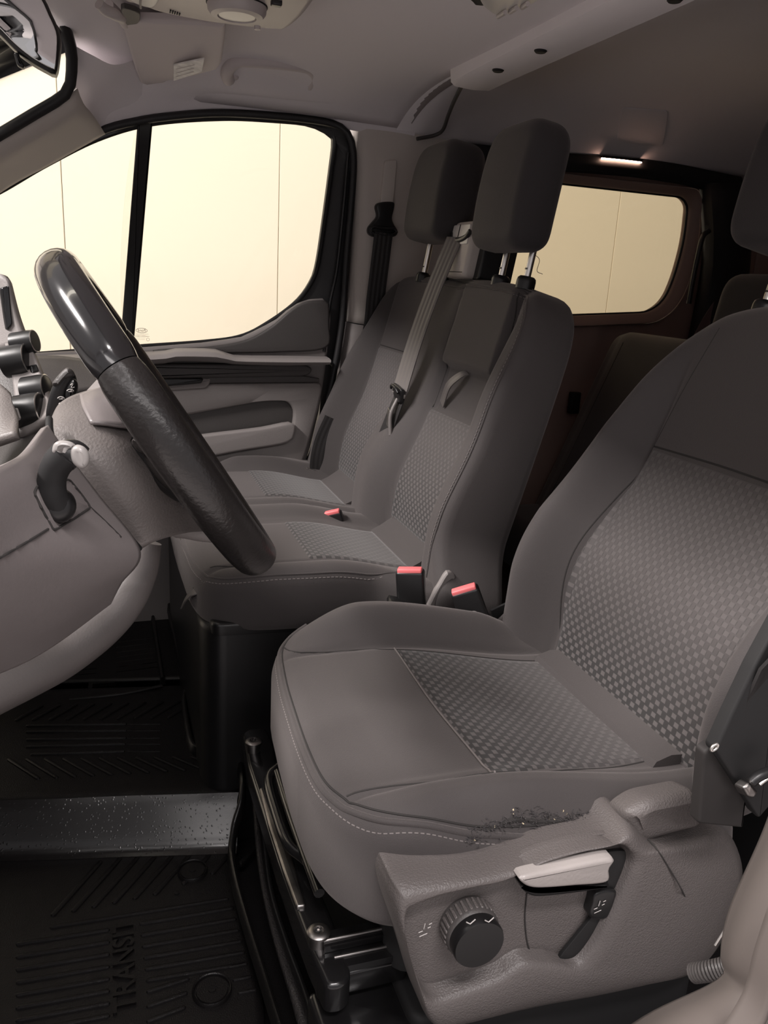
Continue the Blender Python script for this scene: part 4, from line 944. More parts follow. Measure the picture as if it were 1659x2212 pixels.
# ------------------------------------------------------------------ dashboard
dash = thing('dashboard', 'grey plastic dashboard with knee panel, column shroud and centre controls', 'dashboard', (-.2, .9, .5))
def G(rows): return [[P(a, b, y=c) for a, b, c in r] for r in rows]
kg = [[(-160, 1075, .44), (0, 1008, .52), (60, 968, .59), (104, 918, .66)], [(-160, 1140, .42), (0, 1080, .50), (80, 1020, .57), (150, 985, .665)], [(-160, 1230, .41), (0, 1165, .49), (120, 1110, .57), (215, 1070, .665)], [(-160, 1340, .42), (0, 1270, .49), (140, 1215, .56), (304, 1190, .66)], [(-160, 1440, .45), (0, 1390, .52), (110, 1345, .58), (262, 1262, .665)], [(-160, 1500, .55), (0, 1455, .58), (110, 1400, .62), (240, 1305, .69)]]
kp = patch('knee_panel', G(kg), 46, 50, M['plastic_sm'], dash, thick=.006)
lo_ = [(322, 1170, .76), (300, 1240, .755), (246, 1322, .745), (150, 1400, .725), (50, 1455, .70), (-140, 1545, .66)]
tube('lower_lip', [P(a, b, y=c) for a, b, c in lo_], [.012, .019, .022, .023, .023, .024], mat('lower_lip_plastic', (.105, .093, .09), .5, bump=.1, scale=500), dash, n=40, seg=20)
KS = Surf(kp)
tube('panel_seam', KS.line([(-60, 1240), (0, 1205), (60, 1170), (104, 1143)], 24, .001), .0009, M['seam'], kp, smoothp=False, seg=6)
tube('panel_seam', KS.line([(196, 1096), (230, 1128), (262, 1160)], 14, .0006), .0006, M['seam'], kp, smoothp=False, seg=6)
plo = [(74, 1066), (80, 1050), (104, 1040), (150, 1036), (176, 1068), (196, 1096), (160, 1120), (116, 1146), (94, 1106)]
slab('lever_plate', [KS.at(a, b, .0012) for a, b in rounded([(a, b, 0) for a, b in plo], 4)[:, :2]], (.3, -1, .1), .004, .0006, M['plastic_sm'], kp)
tube('plate_gap', [KS.at(a, b, .0014) for a, b in resample(rounded([(a, b, 0) for a, b in plo], 4), 70, True)[:, :2]], .0009, M['seam'], kp, n=90, seg=6, closed=True)
# column shroud
sg = [[(106, 912, .73), (132, 868, .755), (190, 843, .78), (262, 834, .80), (340, 850, .82)], [(108, 945, .70), (150, 915, .71), (225, 905, .72), (320, 918, .745), (400, 940, .78)], [(135, 1010, .69), (200, 985, .685), (285, 985, .695), (370, 1010, .73), (425, 1030, .78)], [(215, 1100, .69), (270, 1075, .685), (330, 1065, .70), (395, 1080, .74), (440, 1090, .79)], [(303, 1188, .705), (330, 1172, .705), (365, 1160, .72), (410, 1150, .75), (450, 1148, .80)]]
sh = patch('column_shroud', G(sg), 40, 46, M['plastic'], dash, thick=.004)
cg = [[(172, 852, .772), (215, 838, .79), (265, 834, .80), (330, 850, .815)], [(178, 880, .732), (215, 868, .735), (270, 872, .74), (330, 890, .755)], [(196, 912, .706), (230, 915, .706), (275, 922, .712), (330, 930, .735)]]
patch('shroud_cap', [[q+np.array((0, -.003, .001)) for q in r] for r in G(cg)], 24, 18, M['plastic_sm'], sh, thick=.003)
tube('shroud_gap', [P(a, b, y=c) for a, b, c in ((168, 1036, .672), (210, 1085, .672), (255, 1135, .675), (300, 1186, .695))], .0032, M['black_matt'], dash, n=24, seg=8)
tube('shroud_gap', [P(a, b, y=c) for a, b, c in ((106, 905, .70), (108, 935, .675), (122, 975, .662), (140, 1000, .664))], .003, M['black_matt'], dash, n=20, seg=8)
# shadowed leather lobe behind the rim
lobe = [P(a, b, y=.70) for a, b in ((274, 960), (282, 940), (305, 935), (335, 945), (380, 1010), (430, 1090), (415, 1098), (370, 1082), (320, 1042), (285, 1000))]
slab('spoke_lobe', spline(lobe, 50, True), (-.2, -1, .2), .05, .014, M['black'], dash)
lg = [P(a, b, y=.688) for a, b in ((280, 950), (298, 936), (318, 940), (332, 962), (330, 976), (300, 972))]
slab('lobe_pad', spline(lg, 30, True), (-.2, -1, .5), .02, .008, mat('crinkled_leather', (.05, .045, .043), .22, bump=1.0, scale=170), dash)
# hand lever on its plate
lv = thing('hand_lever', 'black curved hand lever with grey tip on the knee panel', 'lever', KS.at(122, 1095))
LB = KS.at(124, 1092)[1]-.006
lathe('socket', [(.011, -.010), (.0128, -.002), (.0125, .003), (.0105, .008), (.006, .011)], P(122, 1092, y=LB), (.2, -1, .25), M['black'], lv, seg=28)
tube('stem', [P(126, 1096, y=LB), P(112, 1066, y=LB-.006), P(113, 1030, y=LB-.010), P(124, 1002, y=LB-.013), P(146, 978, y=LB-.016)], [.0105, .0098, .0092, .0096, .0105], M['black_matt'], lv, n=30, seg=18)
tube('tip', [P(132, 1000, y=LB-.012), P(144, 982, y=LB-.014), P(160, 982, y=LB-.015), P(176, 992, y=LB-.016)], [.006, .0092, .0098, .0088], M['black'], lv, n=18, seg=16)
slab('tip_cap', spline([P(a, b, y=LB-.024) for a, b in ((112, 975), (116, 958), (130, 951), (150, 953), (163, 961), (158, 970), (148, 972), (143, 984), (132, 980), (120, 982))], 36, True), (.0, -1, .25), .012, .003, M['grey_btn'], lv)
slab('tip_button', spline([P(a, b, y=LB-.028) for a, b in ((155, 972), (168, 962), (184, 966), (194, 980), (194, 1000), (184, 1013), (168, 1010), (156, 994))], 30, True), (.15, -1, .15), .012, .004, M['grey_btn'], lv)
# wiper stalk beyond the column
ws_ = thing('wiper_stalk', 'black wiper stalk with white symbols beyond the steering column', 'stalk', P(120, 892, y=.95))
slab('arm', spline([P(a, b, y=.95) for a, b in ((100, 905), (104, 860), (118, 824), (142, 796), (158, 800), (164, 824), (150, 840), (140, 866), (134, 905))], 40, True), (0, -1, .2), .03, .006, M['black'], ws_)
slab('top_grip', spline([P(a, b, y=.945) for a, b in ((112, 826), (140, 794), (156, 797), (160, 810), (140, 818), (126, 832))], 30, True), (0, -1, .3), .025, .006, M['plastic_dk'], ws_)
slab('twist_ring', spline([P(a, b, y=.942) for a, b in ((142, 842), (156, 818), (167, 826), (164, 852), (150, 868), (142, 862))], 24, True), (0, -1, .2), .02, .005, M['black'], ws_)
def wiper_icon(px, py, s):
    q = P(px, py, y=.9405)
    tube('symbol', [q+np.array((s*math.cos(a), 0, s*.7*math.sin(a))) for a in np.linspace(.2, 2.9, 8)], .0005, M['print'], ws_, n=12, seg=5)
    tube('symbol', [q+np.array((-.6*s, 0, 0)), q+np.array((.6*s, 0, 0))], .0005, M['print'], ws_, n=4, seg=5)
    tube('symbol', [q+np.array((0, 0, -.1*s)), q+np.array((.5*s, 0, .6*s))], .0005, M['print'], ws_, n=4, seg=5)
wiper_icon(132, 862, .0035); wiper_icon(152, 846, .0035); wiper_icon(133, 874, .0028)
tube('symbol', [P(a, b, y=.940) for a, b in ((152, 832), (158, 828), (154, 838), (161, 836))], .0005, M['print'], ws_, n=10, seg=5)
# centre stack
dm = patch('dash_body', G([[(-260, 640, 1.32), (-80, 640, 1.30), (0, 645, 1.28), (10, 700, 1.26)], [(-260, 800, 1.20), (-80, 800, 1.20), (20, 800, 1.18), (55, 800, 1.18)], [(-260, 960, 1.10), (-80, 940, 1.10), (40, 920, 1.10), (95, 905, 1.10)], [(-260, 1120, .98), (-80, 1080, .98), (40, 1030, .98), (110, 1000, .98)]]), 20, 24, M['plastic_dk'], dash, thick=.01)
rbox('dash_top', (-.58, 1.1, .80), (.76, 1.66, .10), M['plastic_dk'], dash, bev=.03)
patch('bezel', G([[(-60, 585, 1.26), (0, 593, 1.235), (16, 597, 1.225), (26, 612, 1.22)], [(-60, 680, 1.24), (0, 680, 1.22), (20, 680, 1.21), (44, 682, 1.20)], [(-60, 770, 1.22), (0, 765, 1.20), (30, 755, 1.19), (68, 748, 1.18)]]), 14, 14, M['plastic_md'], dash, thick=.012)
slab('screen', rounded([P(3, 622, y=1.205), P(20, 616, y=1.205), P(28, 700, y=1.185), P(16, 714, y=1.185)], .003), (.5, -1, .1), .008, .002, M['screen'], dash)
patch('control_panel', G([[(20, 750, 1.185), (45, 748, 1.178), (72, 752, 1.17)], [(30, 800, 1.16), (62, 805, 1.15), (92, 800, 1.14)], [(40, 880, 1.12), (80, 880, 1.11), (112, 860, 1.10)], [(40, 960, 1.08), (85, 930, 1.07), (118, 905, 1.06)]]), 14, 18, M['plastic_md'], dash, thick=.01)
def knob(px, py, y, r, ln, axd=(.93, -.30, .22)):
    q = P(px, py, y=y); kb = lathe('control_knob', [(r*1.02, -.01), (r*1.02, ln*.6), (r*.97, ln), (r*.90, ln*1.05)], q, axd, M['black'], dash, seg=32)
    lathe('knob_ring', [(r*.97, ln*1.0), (r*.99, ln*1.03), (r*.93, ln*1.07), (r*.89, ln*1.05)], q, axd, M['chrome'], kb, seg=32)
    lathe('knob_face', [(r*.90, ln*1.03), (r*.85, ln*1.07), (0, ln*1.08)], q, axd, M['black'], kb, seg=32)
knob(46, 742, 1.165, .0150, .018); knob(28, 780, 1.155, .0200, .020); knob(72, 845, 1.115, .0190, .018); knob(56, 888, 1.090, .0205, .020)
for k in range(3): slab('rocker_switch', rounded([P(66+k*8, 790+k*22, y=1.135), P(80+k*8, 786+k*22, y=1.13), P(86+k*8, 802+k*22, y=1.125), P(70+k*8, 806+k*22, y=1.13)], .002), (.5, -1, .2), .008, .002, M['black'], dash)
patch('vent_surround', G([[(-60, 830, 1.09), (0, 838, 1.07), (20, 870, 1.05)], [(-60, 900, 1.05), (0, 900, 1.03), (38, 915, 1.02)], [(-60, 985, 1.0), (0, 965, .99), (44, 950, .98)]]), 12, 12, M['plastic'], dash, thick=.01)
slab('toggle', rounded([P(24, 884, y=1.045), P(40, 880, y=1.04), P(48, 905, y=1.03), P(34, 912, y=1.035)], .003), (.4, -1, .3), .01, .003, M['grey_btn'], dash)
# door-side end of the dashboard top, seen past the wheel
patch('far_end', G([[(20, 770, 1.86), (120, 768, 1.88), (180, 775, 1.90)], [(20, 805, 1.80), (120, 800, 1.83), (200, 800, 1.86)], [(20, 860, 1.76), (140, 850, 1.78), (240, 835, 1.82)]]), 12, 10, M['plastic_dk'], dash, thick=.01)

# ------------------------------------------------------------------ floor mat
fmt = thing('floor_mat', 'black moulded rubber floor mat with raised ribs covering the cab floor', 'floor mat', (-.05, 1.3, .05))
Z1, Z2, Z3 = .080, .170, .128
def mrow(py, z, dx=0, n=((-420, 30), (-120, 12), (60, 6), (200, 0), (340, -4), (450, -8))): return [P(a+dx, py+o, z=z) for a, o in n]
def zstep(py):
    lo, hi = Z1, Z2+.05; y0 = P(300, 1846, z=Z1+.002)[1]
    for _ in range(40):
        z = (lo+hi)/2; v = z-Z1-.002-1.30*(P(300, py, z=z)[1]-y0)
        if v > 0: hi = z
        else: lo = z
    return lo
Z2 = zstep(1726)+.004
mr = [mrow(2700, Z1, 40), mrow(2400, Z1, 80), mrow(2212, Z1, 120), mrow(2040, Z1, 90), mrow(1930, Z1, 68), mrow(1880, Z1, 62), mrow(1856, Z1+.001, 60)]+[mrow(p_, zstep(p_), 62) for p_ in (1835, 1810, 1785, 1760, 1738)]+[mrow(1718, Z2-.001, 66), mrow(1700, Z2, 68), mrow(1640, Z2, 44), mrow(1570, Z2, -16), mrow(1515, Z2, -34), mrow(1496, Z2-.002, -40), mrow(1488, Z2-.014, -44)]
patch('step_face', [[q+np.array((0, -.0008, .0012)) for q in r] for r in [mrow(1852, Z1+.002, 60)]+[mrow(p_, zstep(p_), 62) for p_ in (1835, 1810, 1785, 1760, 1738)]+[mrow(1720, Z2-.001, 66)]], 44, 30, M['wet'], fmt)
patch('sheet', mr, 44, 90, M['mat'], fmt, thick=.006)
mp = [mrow(1478, Z3, -44), mrow(1440, Z3, -50), mrow(1380, Z3, -62), mrow(1336, Z3+.002, -78), mrow(1326, Z3+.02, -82)]
patch('passenger_sheet', mp, 40, 24, M['mat'], fmt, thick=.006)
def bar(nm, a, b, z0, z1, r=.004, h=.0030, n=8):
    q0, q1 = P(*a, z=z0), P(*b, z=z1); return tube(nm, [q0, (q0+q1)/2, q1], [r*.6, r, r, r, r*.6], M['mat'], fmt, n=n, seg=8, up0=(0, 0, 1)) if h is None else flatbar(nm, q0, q1, r, h)
def flatbar(nm, q0, q1, r, h):
    """low raised bar with rounded ends and top"""
    d = q1-q0; d[2] = 0; L = np.linalg.norm(d); d /= L; s = np.array((-d[1], d[0], 0)); o = []
    for a in np.linspace(-math.pi/2, math.pi/2, 5): o.append(q1+d*r*math.cos(a)+s*r*math.sin(a))
    for a in np.linspace(math.pi/2, 3*math.pi/2, 5): o.append(q0+d*r*math.cos(a)+s*r*math.sin(a))
    return slab(nm, [q+np.array((0, 0, h)) for q in o], (0, 0, 1), h+.004, min(r*.8, h*.9), M['mat'], fmt, seg=2)
# chevrons: upper row, lower row, driver row (photo pixel ends)
for i in range(11):
    x0 = 36+i*36.5; bar('tread_bar', (x0, 1556-i*.6), (x0+54+i*.6, 1526-i*1.2), Z2, Z2)
for i in range(12):
    x0 = 26+i*39.5-6; bar('tread_bar', (x0, 1642-i*.6), (x0+62, 1682-i*2.2), Z2, Z2)
for i in range(9):
    x0 = 118+i*44; L = 1.0 if i < 6 else (1.0-(i-5)*.24); cx, cy = x0+48, 1921-i*9.0
    bar('tread_bar', (cx-50*L+(1-L)*24, cy+55*L), (cx+50*L+(1-L)*24, cy-57*L), Z1, Z1, r=.0042)
# long ribs of the middle zone
for i, (y0, y1, x0, x1) in enumerate(((1567, 1565, 60, 270), (1580, 1579, 60, 271), (1597, 1595, 60, 270), (1612, 1608, 60, 268), (1629, 1624, 70, 266))):
    bar('rib', (x0, y0+2), (x1, y1), Z2, Z2, r=.0032, h=.0035); bar('rib', (276, y1), (345, y1-1), Z2, Z2, r=.002, h=.0012)
# driver zone ribs, left and right of the lettering
for i in range(9):
    bar('rib', (40, 2040+i*27.5), (232, 2010+i*26.5), Z1, Z1, r=.0036)
    if i < 6: bar('rib', (306+i*3, 1996+i*24.5), (500+i*6, 1963+i*24), Z1, Z1, r=.0036)
    else: bar('rib', (322, 2142+(i-6)*32), (404-(i-6)*4, 2116+(i-6)*31), Z1, Z1, r=.0036)
bar('rib', (112, 2004), (490, 1943), Z1, Z1, r=.003)
for yy_ in (2086, 2114, 2142): bar('rib', (496+(yy_-2086)*.4, yy_+4), (528+(yy_-2086)*.4, yy_-2), Z1, Z1, r=.003)
# passenger zone ribs
for i in range(7):
    t = i/6; yl = 1390+t*64; [o_.data.materials.__setitem__(0, M['wet']) for o_ in (bar('rib', (190-70*t, yl+12), (209, yl+6), Z3, Z3, r=.006, h=.006), bar('rib', (252, yl+3), (338+4*t, yl-8), Z3, Z3, r=.006, h=.006))]
bar('rib', (160, 1392), (262, 1385), Z3, Z3, r=.004, h=.004)
# round and oval fixing bosses
def boss(px, py, z, r, nm='boss'):
    q = P(px, py, z=z); b = lathe(nm, [(r, -.004), (r, .004), (r*.95, .006), (r*.90, .005), (r*.88, .0015), (r*.80, .0015), (r*.78, .0035), (r*.2, .0035), (r*.19, .005), (0, .005)], q, (0, 0, 1), M['mat'], fmt, seg=40); return b
boss(416, 1884, Z1, .0235); boss(458, 2142, Z1, .0260); boss(296, 1378, Z3, .030)
q = P(382, 1930, z=Z1); lathe('stud', [(.004, -.002), (.004, .002), (.0, .003)], q, (0, 0, 1), M['mat'], fmt, seg=16)
# moulded lettering
tc_ = P(270, 2082, z=Z1+.0005); td = P(272, 2170, z=Z1)-P(268, 2000, z=Z1); td[2] = 0
text('raised_lettering', 'TRANSIT', .040, tc_, td*-1, np.cross((0, 0, 1), td*-1), M['mat'], fmt, depth=.0035, bold=.0006)
tc2 = P(231, 1420, z=Z3+.0005); td2 = P(228, 1450, z=Z3)-P(236, 1390, z=Z3); td2[2] = 0
text('raised_lettering', 'TRANSIT', .075, tc2, td2*-1, np.cross((0, 0, 1), td2*-1), M['mat'], fmt, depth=.004, bold=.001)
# lips round the edge
def lip(nm, pts, h, t=.006, n=60):
    p = spline([P(a, b, z=z) for a, b, z in pts], n); rings = []
    T_, N_, B_2 = frames(p, False, (0, 0, 1))
    for i in range(n): s = B_2[i]*t; u_ = np.array((0, 0, h)); rings.append([p[i]-s, p[i]-s*.6+u_*.9, p[i]+u_, p[i]+s*.6+u_*.9, p[i]+s])
    return loft(nm, rings, M['matwet'], fmt, sharp=60)
lip('edge_lip', [(404, 1500, .160), (398, 1520, Z2), (404, 1570, Z2), (416, 1620, Z2), (440, 1632, Z2), (476, 1626, Z2), (494, 1612, Z2)], .018)
lip('edge_lip', [(366, 1320, .17), (376, 1370, .165), (390, 1430, .165), (406, 1470, .17), (424, 1530, .18), (436, 1582, .18), (470, 1600, .185), (496, 1612, .185), (514, 1650, .185), (524, 1700, .18), (520, 1750, .165), (505, 1800, .14), (500, 1860, .12), (512, 1930, .115), (540, 2030, .11), (568, 2120, .105), (596, 2212, .10), (640, 2350, .10)], .022, n=110)
lip('edge_lip', [(330, 1340, Z3), (338, 1390, Z3), (346, 1440, Z3), (352, 1480, Z3)], .02)
lip('edge_lip', [(150, 1345, Z3), (230, 1337, Z3), (328, 1328, Z3)], .012)
tube('heel_step', [P(150, 1512, z=Z2-.002), P(260, 1500, z=Z2), P(350, 1482, z=Z2)], .004, M['mat'], fmt, n=20, seg=8)
tube('water_bead', [P(160, 1344, z=Z3+.012), P(230, 1338, z=Z3+.014), P(326, 1330, z=Z3+.014)], .004, M['matwet'], fmt, n=16, seg=8)
# outer slope of the mat and the grained sill behind it
sl_ = thing('sill_cover', 'dark grained plastic strip between floor mat and driver seat frame', 'trim strip', P(590, 2000, z=.05))
s0_ = [(528, 1640, .16), (545, 1740, .15), (552, 1830, .14), (566, 1930, .13), (592, 2040, .12), (622, 2140, .11), (655, 2260, .10)]
s1_ = [(546, 1640, .15), (560, 1740, .14), (570, 1830, .13), (584, 1930, .12), (618, 2040, .11), (655, 2140, .10), (690, 2260, .10)]
patch('grained_strip', [[P(a, b, z=z) for a, b, z in s0_], [P((a+c)/2, (b+d)/2, z=z+.006) for (a, b, z), (c, d, _) in zip(s0_, s1_)], [P(a, b, z=z) for a, b, z in s1_]], 30, 8, M['sillgrain'], sl_, thick=.006)
tube('strip_edge', [P(a+2, b, z=z+.002) for a, b, z in s1_], .005, M['black'], sl_, n=40, seg=8)

M['strapdark'] = mat('belt_cover', (.020, .017, .0165), .7)
M['brown2'] = mat('pillar_foot_plastic', (.13, .11, .10), .6)

# ================================================================== overhead things
# mirror
mi = thing('rear_view_mirror', 'black-edged rear view mirror hanging at the windscreen top', 'mirror', P(70, 60, y=1.16))
MO = [(96, -6), (110, 24), (124, 55), (131, 84), (128, 120), (123, 154), (116, 160), (100, 152), (65, 132), (30, 105), (-10, 66), (-90, 0), (-140, -60), (-60, -130), (40, -100)]
mo = spline(PL(MO, y=1.16), 70, True)
slab('housing', mo, (0, -1, -.05), .035, .010, M['black'], mi)
q2 = [(88, -4), (104, 30), (117, 58), (123, 84), (119, 146), (108, 146), (66, 122), (32, 94), (-8, 54), (-85, -12), (-120, -60), (-55, -118), (35, -90)]
slab('mirror_glass', spline(PL(q2, y=1.157), 60, True), (0, -1, -.05), .004, .001, M['mirror'], mi)
slab('dip_tab', rounded(PL([(28, 112), (40, 112), (44, 128), (54, 142), (50, 147), (36, 140), (32, 124)], y=1.165), .003), (0, -1, 0), .012, .003, M['black'], mi)
tube('stem', [P(20, -40, y=1.18), P(40, -120, y=1.15), P(70, -180, y=1.12)], .008, M['black'], mi, n=10)
# sun visor
vi = thing('sun_visor', 'pale grey sun visor with a paper label folded against the headliner', 'sun visor', P(380, 120, z=1.37))
VV = [(262, 52, 1.395), (300, 47, 1.395), (400, 50, 1.394), (488, 56, 1.392), (484, 95, 1.380), (478, 140, 1.364), (468, 153, 1.361), (420, 166, 1.357), (362, 177, 1.354), (355, 181, 1.352), (318, 186, 1.349), (302, 180, 1.350), (292, 155, 1.358), (276, 100, 1.378)]
vp = resample(np.array([P(a, b, z=c) for a, b, c in VV]), 80, True); vn = np.cross(vp[60]-vp[0], vp[25]-vp[0]); vn = vn*(-1 if vn[2] > 0 else 1)
slab('pad', vp, vn, .016, .007, M['visor'], vi)
lab = [P(375, 135, z=1.366), P(441, 121, z=1.3665), P(436, 149, z=1.359), P(375, 169, z=1.3565)]
lab = [q-np.array((0, 0, .005)) for q in lab]
slab('label', lab, vn, .003, .0003, M['paper'], vi)
for t in (.25, .5, .75):
    qa = lab[0]*(1-t)+lab[3]*t; qb = lab[1]*(1-t)+lab[2]*t; n_ = np.array((0, -.0006, -.0008))
    tube('label_text_line', [qa*.92+qb*.08+n_, qa*.3+qb*.7+n_], .0005, M['console'], vi, n=4, seg=5)
tube('hinge_pin', [P(270, 52, z=1.398), P(255, 30, z=1.40), P(235, 10, z=1.402)], .008, M['visor'], vi, n=10)
tube('loop', [P(303, 184, z=1.352), P(305, 197, z=1.348), P(311, 198, z=1.348), P(312, 185, z=1.352)], .0018, M['console'], vi, n=14, seg=6)
# visor clip
vc = thing('visor_clip', 'small grey swivel clip holding the sun visor beside the overhead console', 'clip', P(250, 25, z=1.39))
tube('arm', [P(214, 8, z=1.385), P(228, 22, z=1.38), P(250, 32, z=1.378), P(266, 44, z=1.376)], [.008, .009, .0085, .006], M['console'], vc, n=18, seg=12)
slab('bracket', spline(PL([(262, 20), (285, 22), (302, 32), (300, 50), (284, 60), (268, 52)], z=1.394), 24, True), (0, 0, -1), .008, .003, M['plastic_dk'], vc)
# overhead console
oc = thing('overhead_console', 'pale overhead console with round map lamp and grille', 'console', P(520, 10, z=1.40))
OC = [(250, -120), (252, -20), (262, 4), (300, 14), (345, 30), (440, 49), (530, 61), (598, 67), (622, 66), (650, 45), (672, 20), (692, -10), (720, -60), (690, -140), (480, -190)]
slab('shell', spline(PL(OC, z=1.392), 90, True), (0, 0, -1), .03, .014, M['console'], oc)
lc = P(512, 10, z=1.392)
lathe('lamp_ring', [(.046, .0), (.045, .010), (.040, .016), (.030, .018), (.029, .014)], lc, (0, 0, -1), M['console'], oc, seg=40)
lathe('lamp_lens', [(.030, .013), (.028, .0165), (.0, .0175)], lc, (0, 0, -1), M['lampwhite'], oc, seg=40)
tube('lamp_shadow_gap', [lc+np.array((.046*math.cos(a), .046*math.sin(a), -.0005)) for a in np.linspace(0, 2*math.pi, 30, endpoint=False)], .0014, M['black_matt'], oc, n=60, seg=6, closed=True)
lathe('lamp_switch', [(.005, .014), (.005, .019), (0, .020)], P(556, 34, z=1.374), (0, 0, -1), M['console'], oc, seg=16)
rbox('button', P(597, 4, z=1.391), (.016, .014, .012), M['black'], oc, bev=.002)
for k in range(5):
    q = P(368+k*5, 25+k*1.3, z=1.391); tube('grille_slot', [q+np.array((0, -.008+.001*k, 0)), q+np.array((0, .006, 0))], .0012, M['black_matt'], oc, n=4, seg=6)
slab('side_lens', spline(PL([(290, -30), (275, -10), (285, 6), (318, 18), (336, 16), (345, 0), (340, -30)], z=1.388), 40, True), (0, 0, -1), .012, .006, M['lampwhite'], oc)
tube('lens_rib', [P(a, b, z=1.380) for a, b in ((306, -10), (303, 6), (304, 17))], .002, M['plastic_md'], oc, n=8, seg=6)
# grab handle
gh = thing('grab_bar', 'grey moulded grab bar on the headliner above the passenger door', 'grab bar', P(590, 150, y=1.84))
tube('grip', [P(494, 172, y=1.875), P(490, 158, y=1.85), P(500, 140, y=1.825), P(522, 131, y=1.815), P(595, 135, y=1.81), P(655, 143, y=1.815), P(672, 151, y=1.825), P(675, 165, y=1.85), P(668, 184, y=1.88)], [.013, .013, .012, .012, .0125, .0125, .012, .012, .012, .012], M['visor'], gh, n=60, seg=14)
for a, b, yv in ((500, 160, 1.872), (662, 172, 1.872)): rbox('mount', P(a, b, y=yv), (.030, .02, .020), M['visor'], gh, bev=.006)
# rear dome lamp
dl = thing('dome_lamp', 'clear ribbed dome lamp on the headliner near the roof crossbar', 'lamp', P(1090, 10, z=1.40))
slab('base', spline(PL([(1000, -20), (1022, 8), (1040, 14), (1150, 0), (1190, -40), (1100, -100), (1010, -80)], z=1.390), 40, True), (0, 0, -1), .012, .004, M['black_matt'], dl)
slab('lens', spline(PL([(1028, -20), (1034, 10), (1050, 28), (1074, 39), (1098, 37), (1130, 22), (1168, 6), (1180, -30), (1100, -80), (1040, -60)], z=1.378), 50, True), (0, 0, -1), .03, .012, M['lampwhite'], dl)
for k in range(3): tube('lens_rib', [P(1076+k*26, 36-k*10, z=1.376), P(1092+k*24, 26-k*9, z=1.374)], .0035, M['console'], dl, n=6, seg=8)

# ================================================================== belts
pb_ = thing('pillar_seat_belt', 'black seat belt hanging from its guide on the passenger pillar', 'seat belt', P(690, 1035, y=1.90))
gd = [(822, 437), (850, 436), (853, 446), (848, 470), (852, 484), (860, 498), (858, 508), (846, 512), (812, 512), (798, 505), (797, 492), (806, 480), (816, 466), (813, 446)]
slab('guide', spline(PL(gd, y=1.945), 60, True), (0, -1, 0), .016, .005, M['black'], pb_)
tube('guide_loop', PL([(802, 500), (808, 490), (830, 494), (850, 494), (856, 503), (830, 508)], y=1.938), .0035, M['black'], pb_, n=30, seg=8, closed=True)
ribbon('webbing', [P(829, 503, y=1.936), P(822, 560, y=1.938), P(812, 640, y=1.94), P(802, 720, y=1.94), P(775, 800, y=1.93), P(740, 890, y=1.92), P(718, 940, y=1.91)], [(1, 0, .1), (1, 0, .1), (1, 0, 0), (1, 0, 0), (1, 0, -.3), (1, .3, -.3)], .046, .0022, M['belt_dk'], pb_, n=40)
ribbon('lap_webbing', [P(722, 905, y=1.90), P(702, 950, y=1.90), P(692, 990, y=1.90), P(690, 1028, y=1.905)], (1, 0, -.25), .05, .0022, M['belt_dk'], pb_, n=20)
slab('anchor', rounded(PL([(662, 1010), (700, 1022), (712, 1044), (668, 1040)], y=1.898), .004), (0, -1, 0), .006, .002, M['steel'], pb_)
# driver belt at the near pillar
nb = thing('driver_seat_belt', 'black driver seat belt with bright clip beside the driver backrest', 'seat belt', P(1550, 1790, y=.50))
slab('lower_webbing', rounded(PL([(1522, 1625), (1560, 1600), (1640, 1560), (1620, 1680), (1606, 1790), (1508, 1780)], y=.515), .004), (0, -1, 0), .012, .003, M['strapdark'], nb)
slab('upper_webbing', rounded(PL([(1545, 1622), (1580, 1545), (1630, 1440), (1690, 1330), (1760, 1380), (1740, 1560), (1700, 1700), (1640, 1770)], y=.505), .004), (0, -1, 0), .014, .003, M['black_matt'], nb)
ribbon('shoulder_webbing', [P(1640, 1560, y=.512), P(1720, 1380, y=.50), np.array((.72, .40, .98)), np.array((.86, .30, 1.20))], [(1, .2, .4), (1, .2, .3), (1, 0, .2), (1, 0, 0)], .048, .003, M['belt_dk'], nb, n=24)
rbox('shoulder_guide', (.865, .285, 1.215), (.07, .03, .05), M['black'], nb, bev=.008)
tube('clip', PL([(1536, 1618), (1542, 1610), (1551, 1607), (1548, 1616), (1538, 1622)], y=.500), .0013, M['chrome'], nb, n=20, seg=8, closed=True)
slab('latch_plate', rounded(PL([(1606, 1704), (1622, 1690), (1640, 1712), (1630, 1726), (1616, 1722)], y=.49), .003), (0, -1, .3), .012, .003, M['steel'], nb)
tube('latch_ring', PL([(1622, 1690), (1640, 1676), (1672, 1664)], y=.487), .005, M['black'], nb, n=12, seg=10)
tube('latch_glint', PL([(1640, 1694), (1656, 1682), (1672, 1674)], y=.484), .0018, M['chrome'], nb, n=8, seg=6)
# driver side pillar trim and sill, bottom right
np_ = sroot('wall_left_pillar', (.5, .33, .1), 'driver side pillar foot and sill trim at the right edge')
patch('pillar_foot', [[P(a, b, y=.42) for a, b in ((1730, 1600), (1668, 1790), (1592, 1965), (1572, 2062), (1580, 2106), (1540, 2142), (1410, 2204), (1300, 2280))], [P(a, b, y=.38) for a, b in ((1800, 1600), (1720, 1800), (1640, 1980), (1604, 2080), (1606, 2126), (1560, 2172), (1440, 2240), (1330, 2330))], [P(a, b, y=.34) for a, b in ((1960, 1600), (1900, 1820), (1800, 2020), (1740, 2140), (1700, 2210), (1640, 2270), (1500, 2330), (1400, 2400))]], 40, 14, M['brown2'], np_, thick=.006)
patch('pillar_shadow_panel', [[P(a, b, y=.355) for a, b in ((1672, 1950), (1640, 2050), (1620, 2130), (1560, 2230))], [P(a, b, y=.335) for a, b in ((1730, 1980), (1690, 2100), (1660, 2200), (1600, 2300))]], 14, 6, M['brown2'], np_, thick=.006)
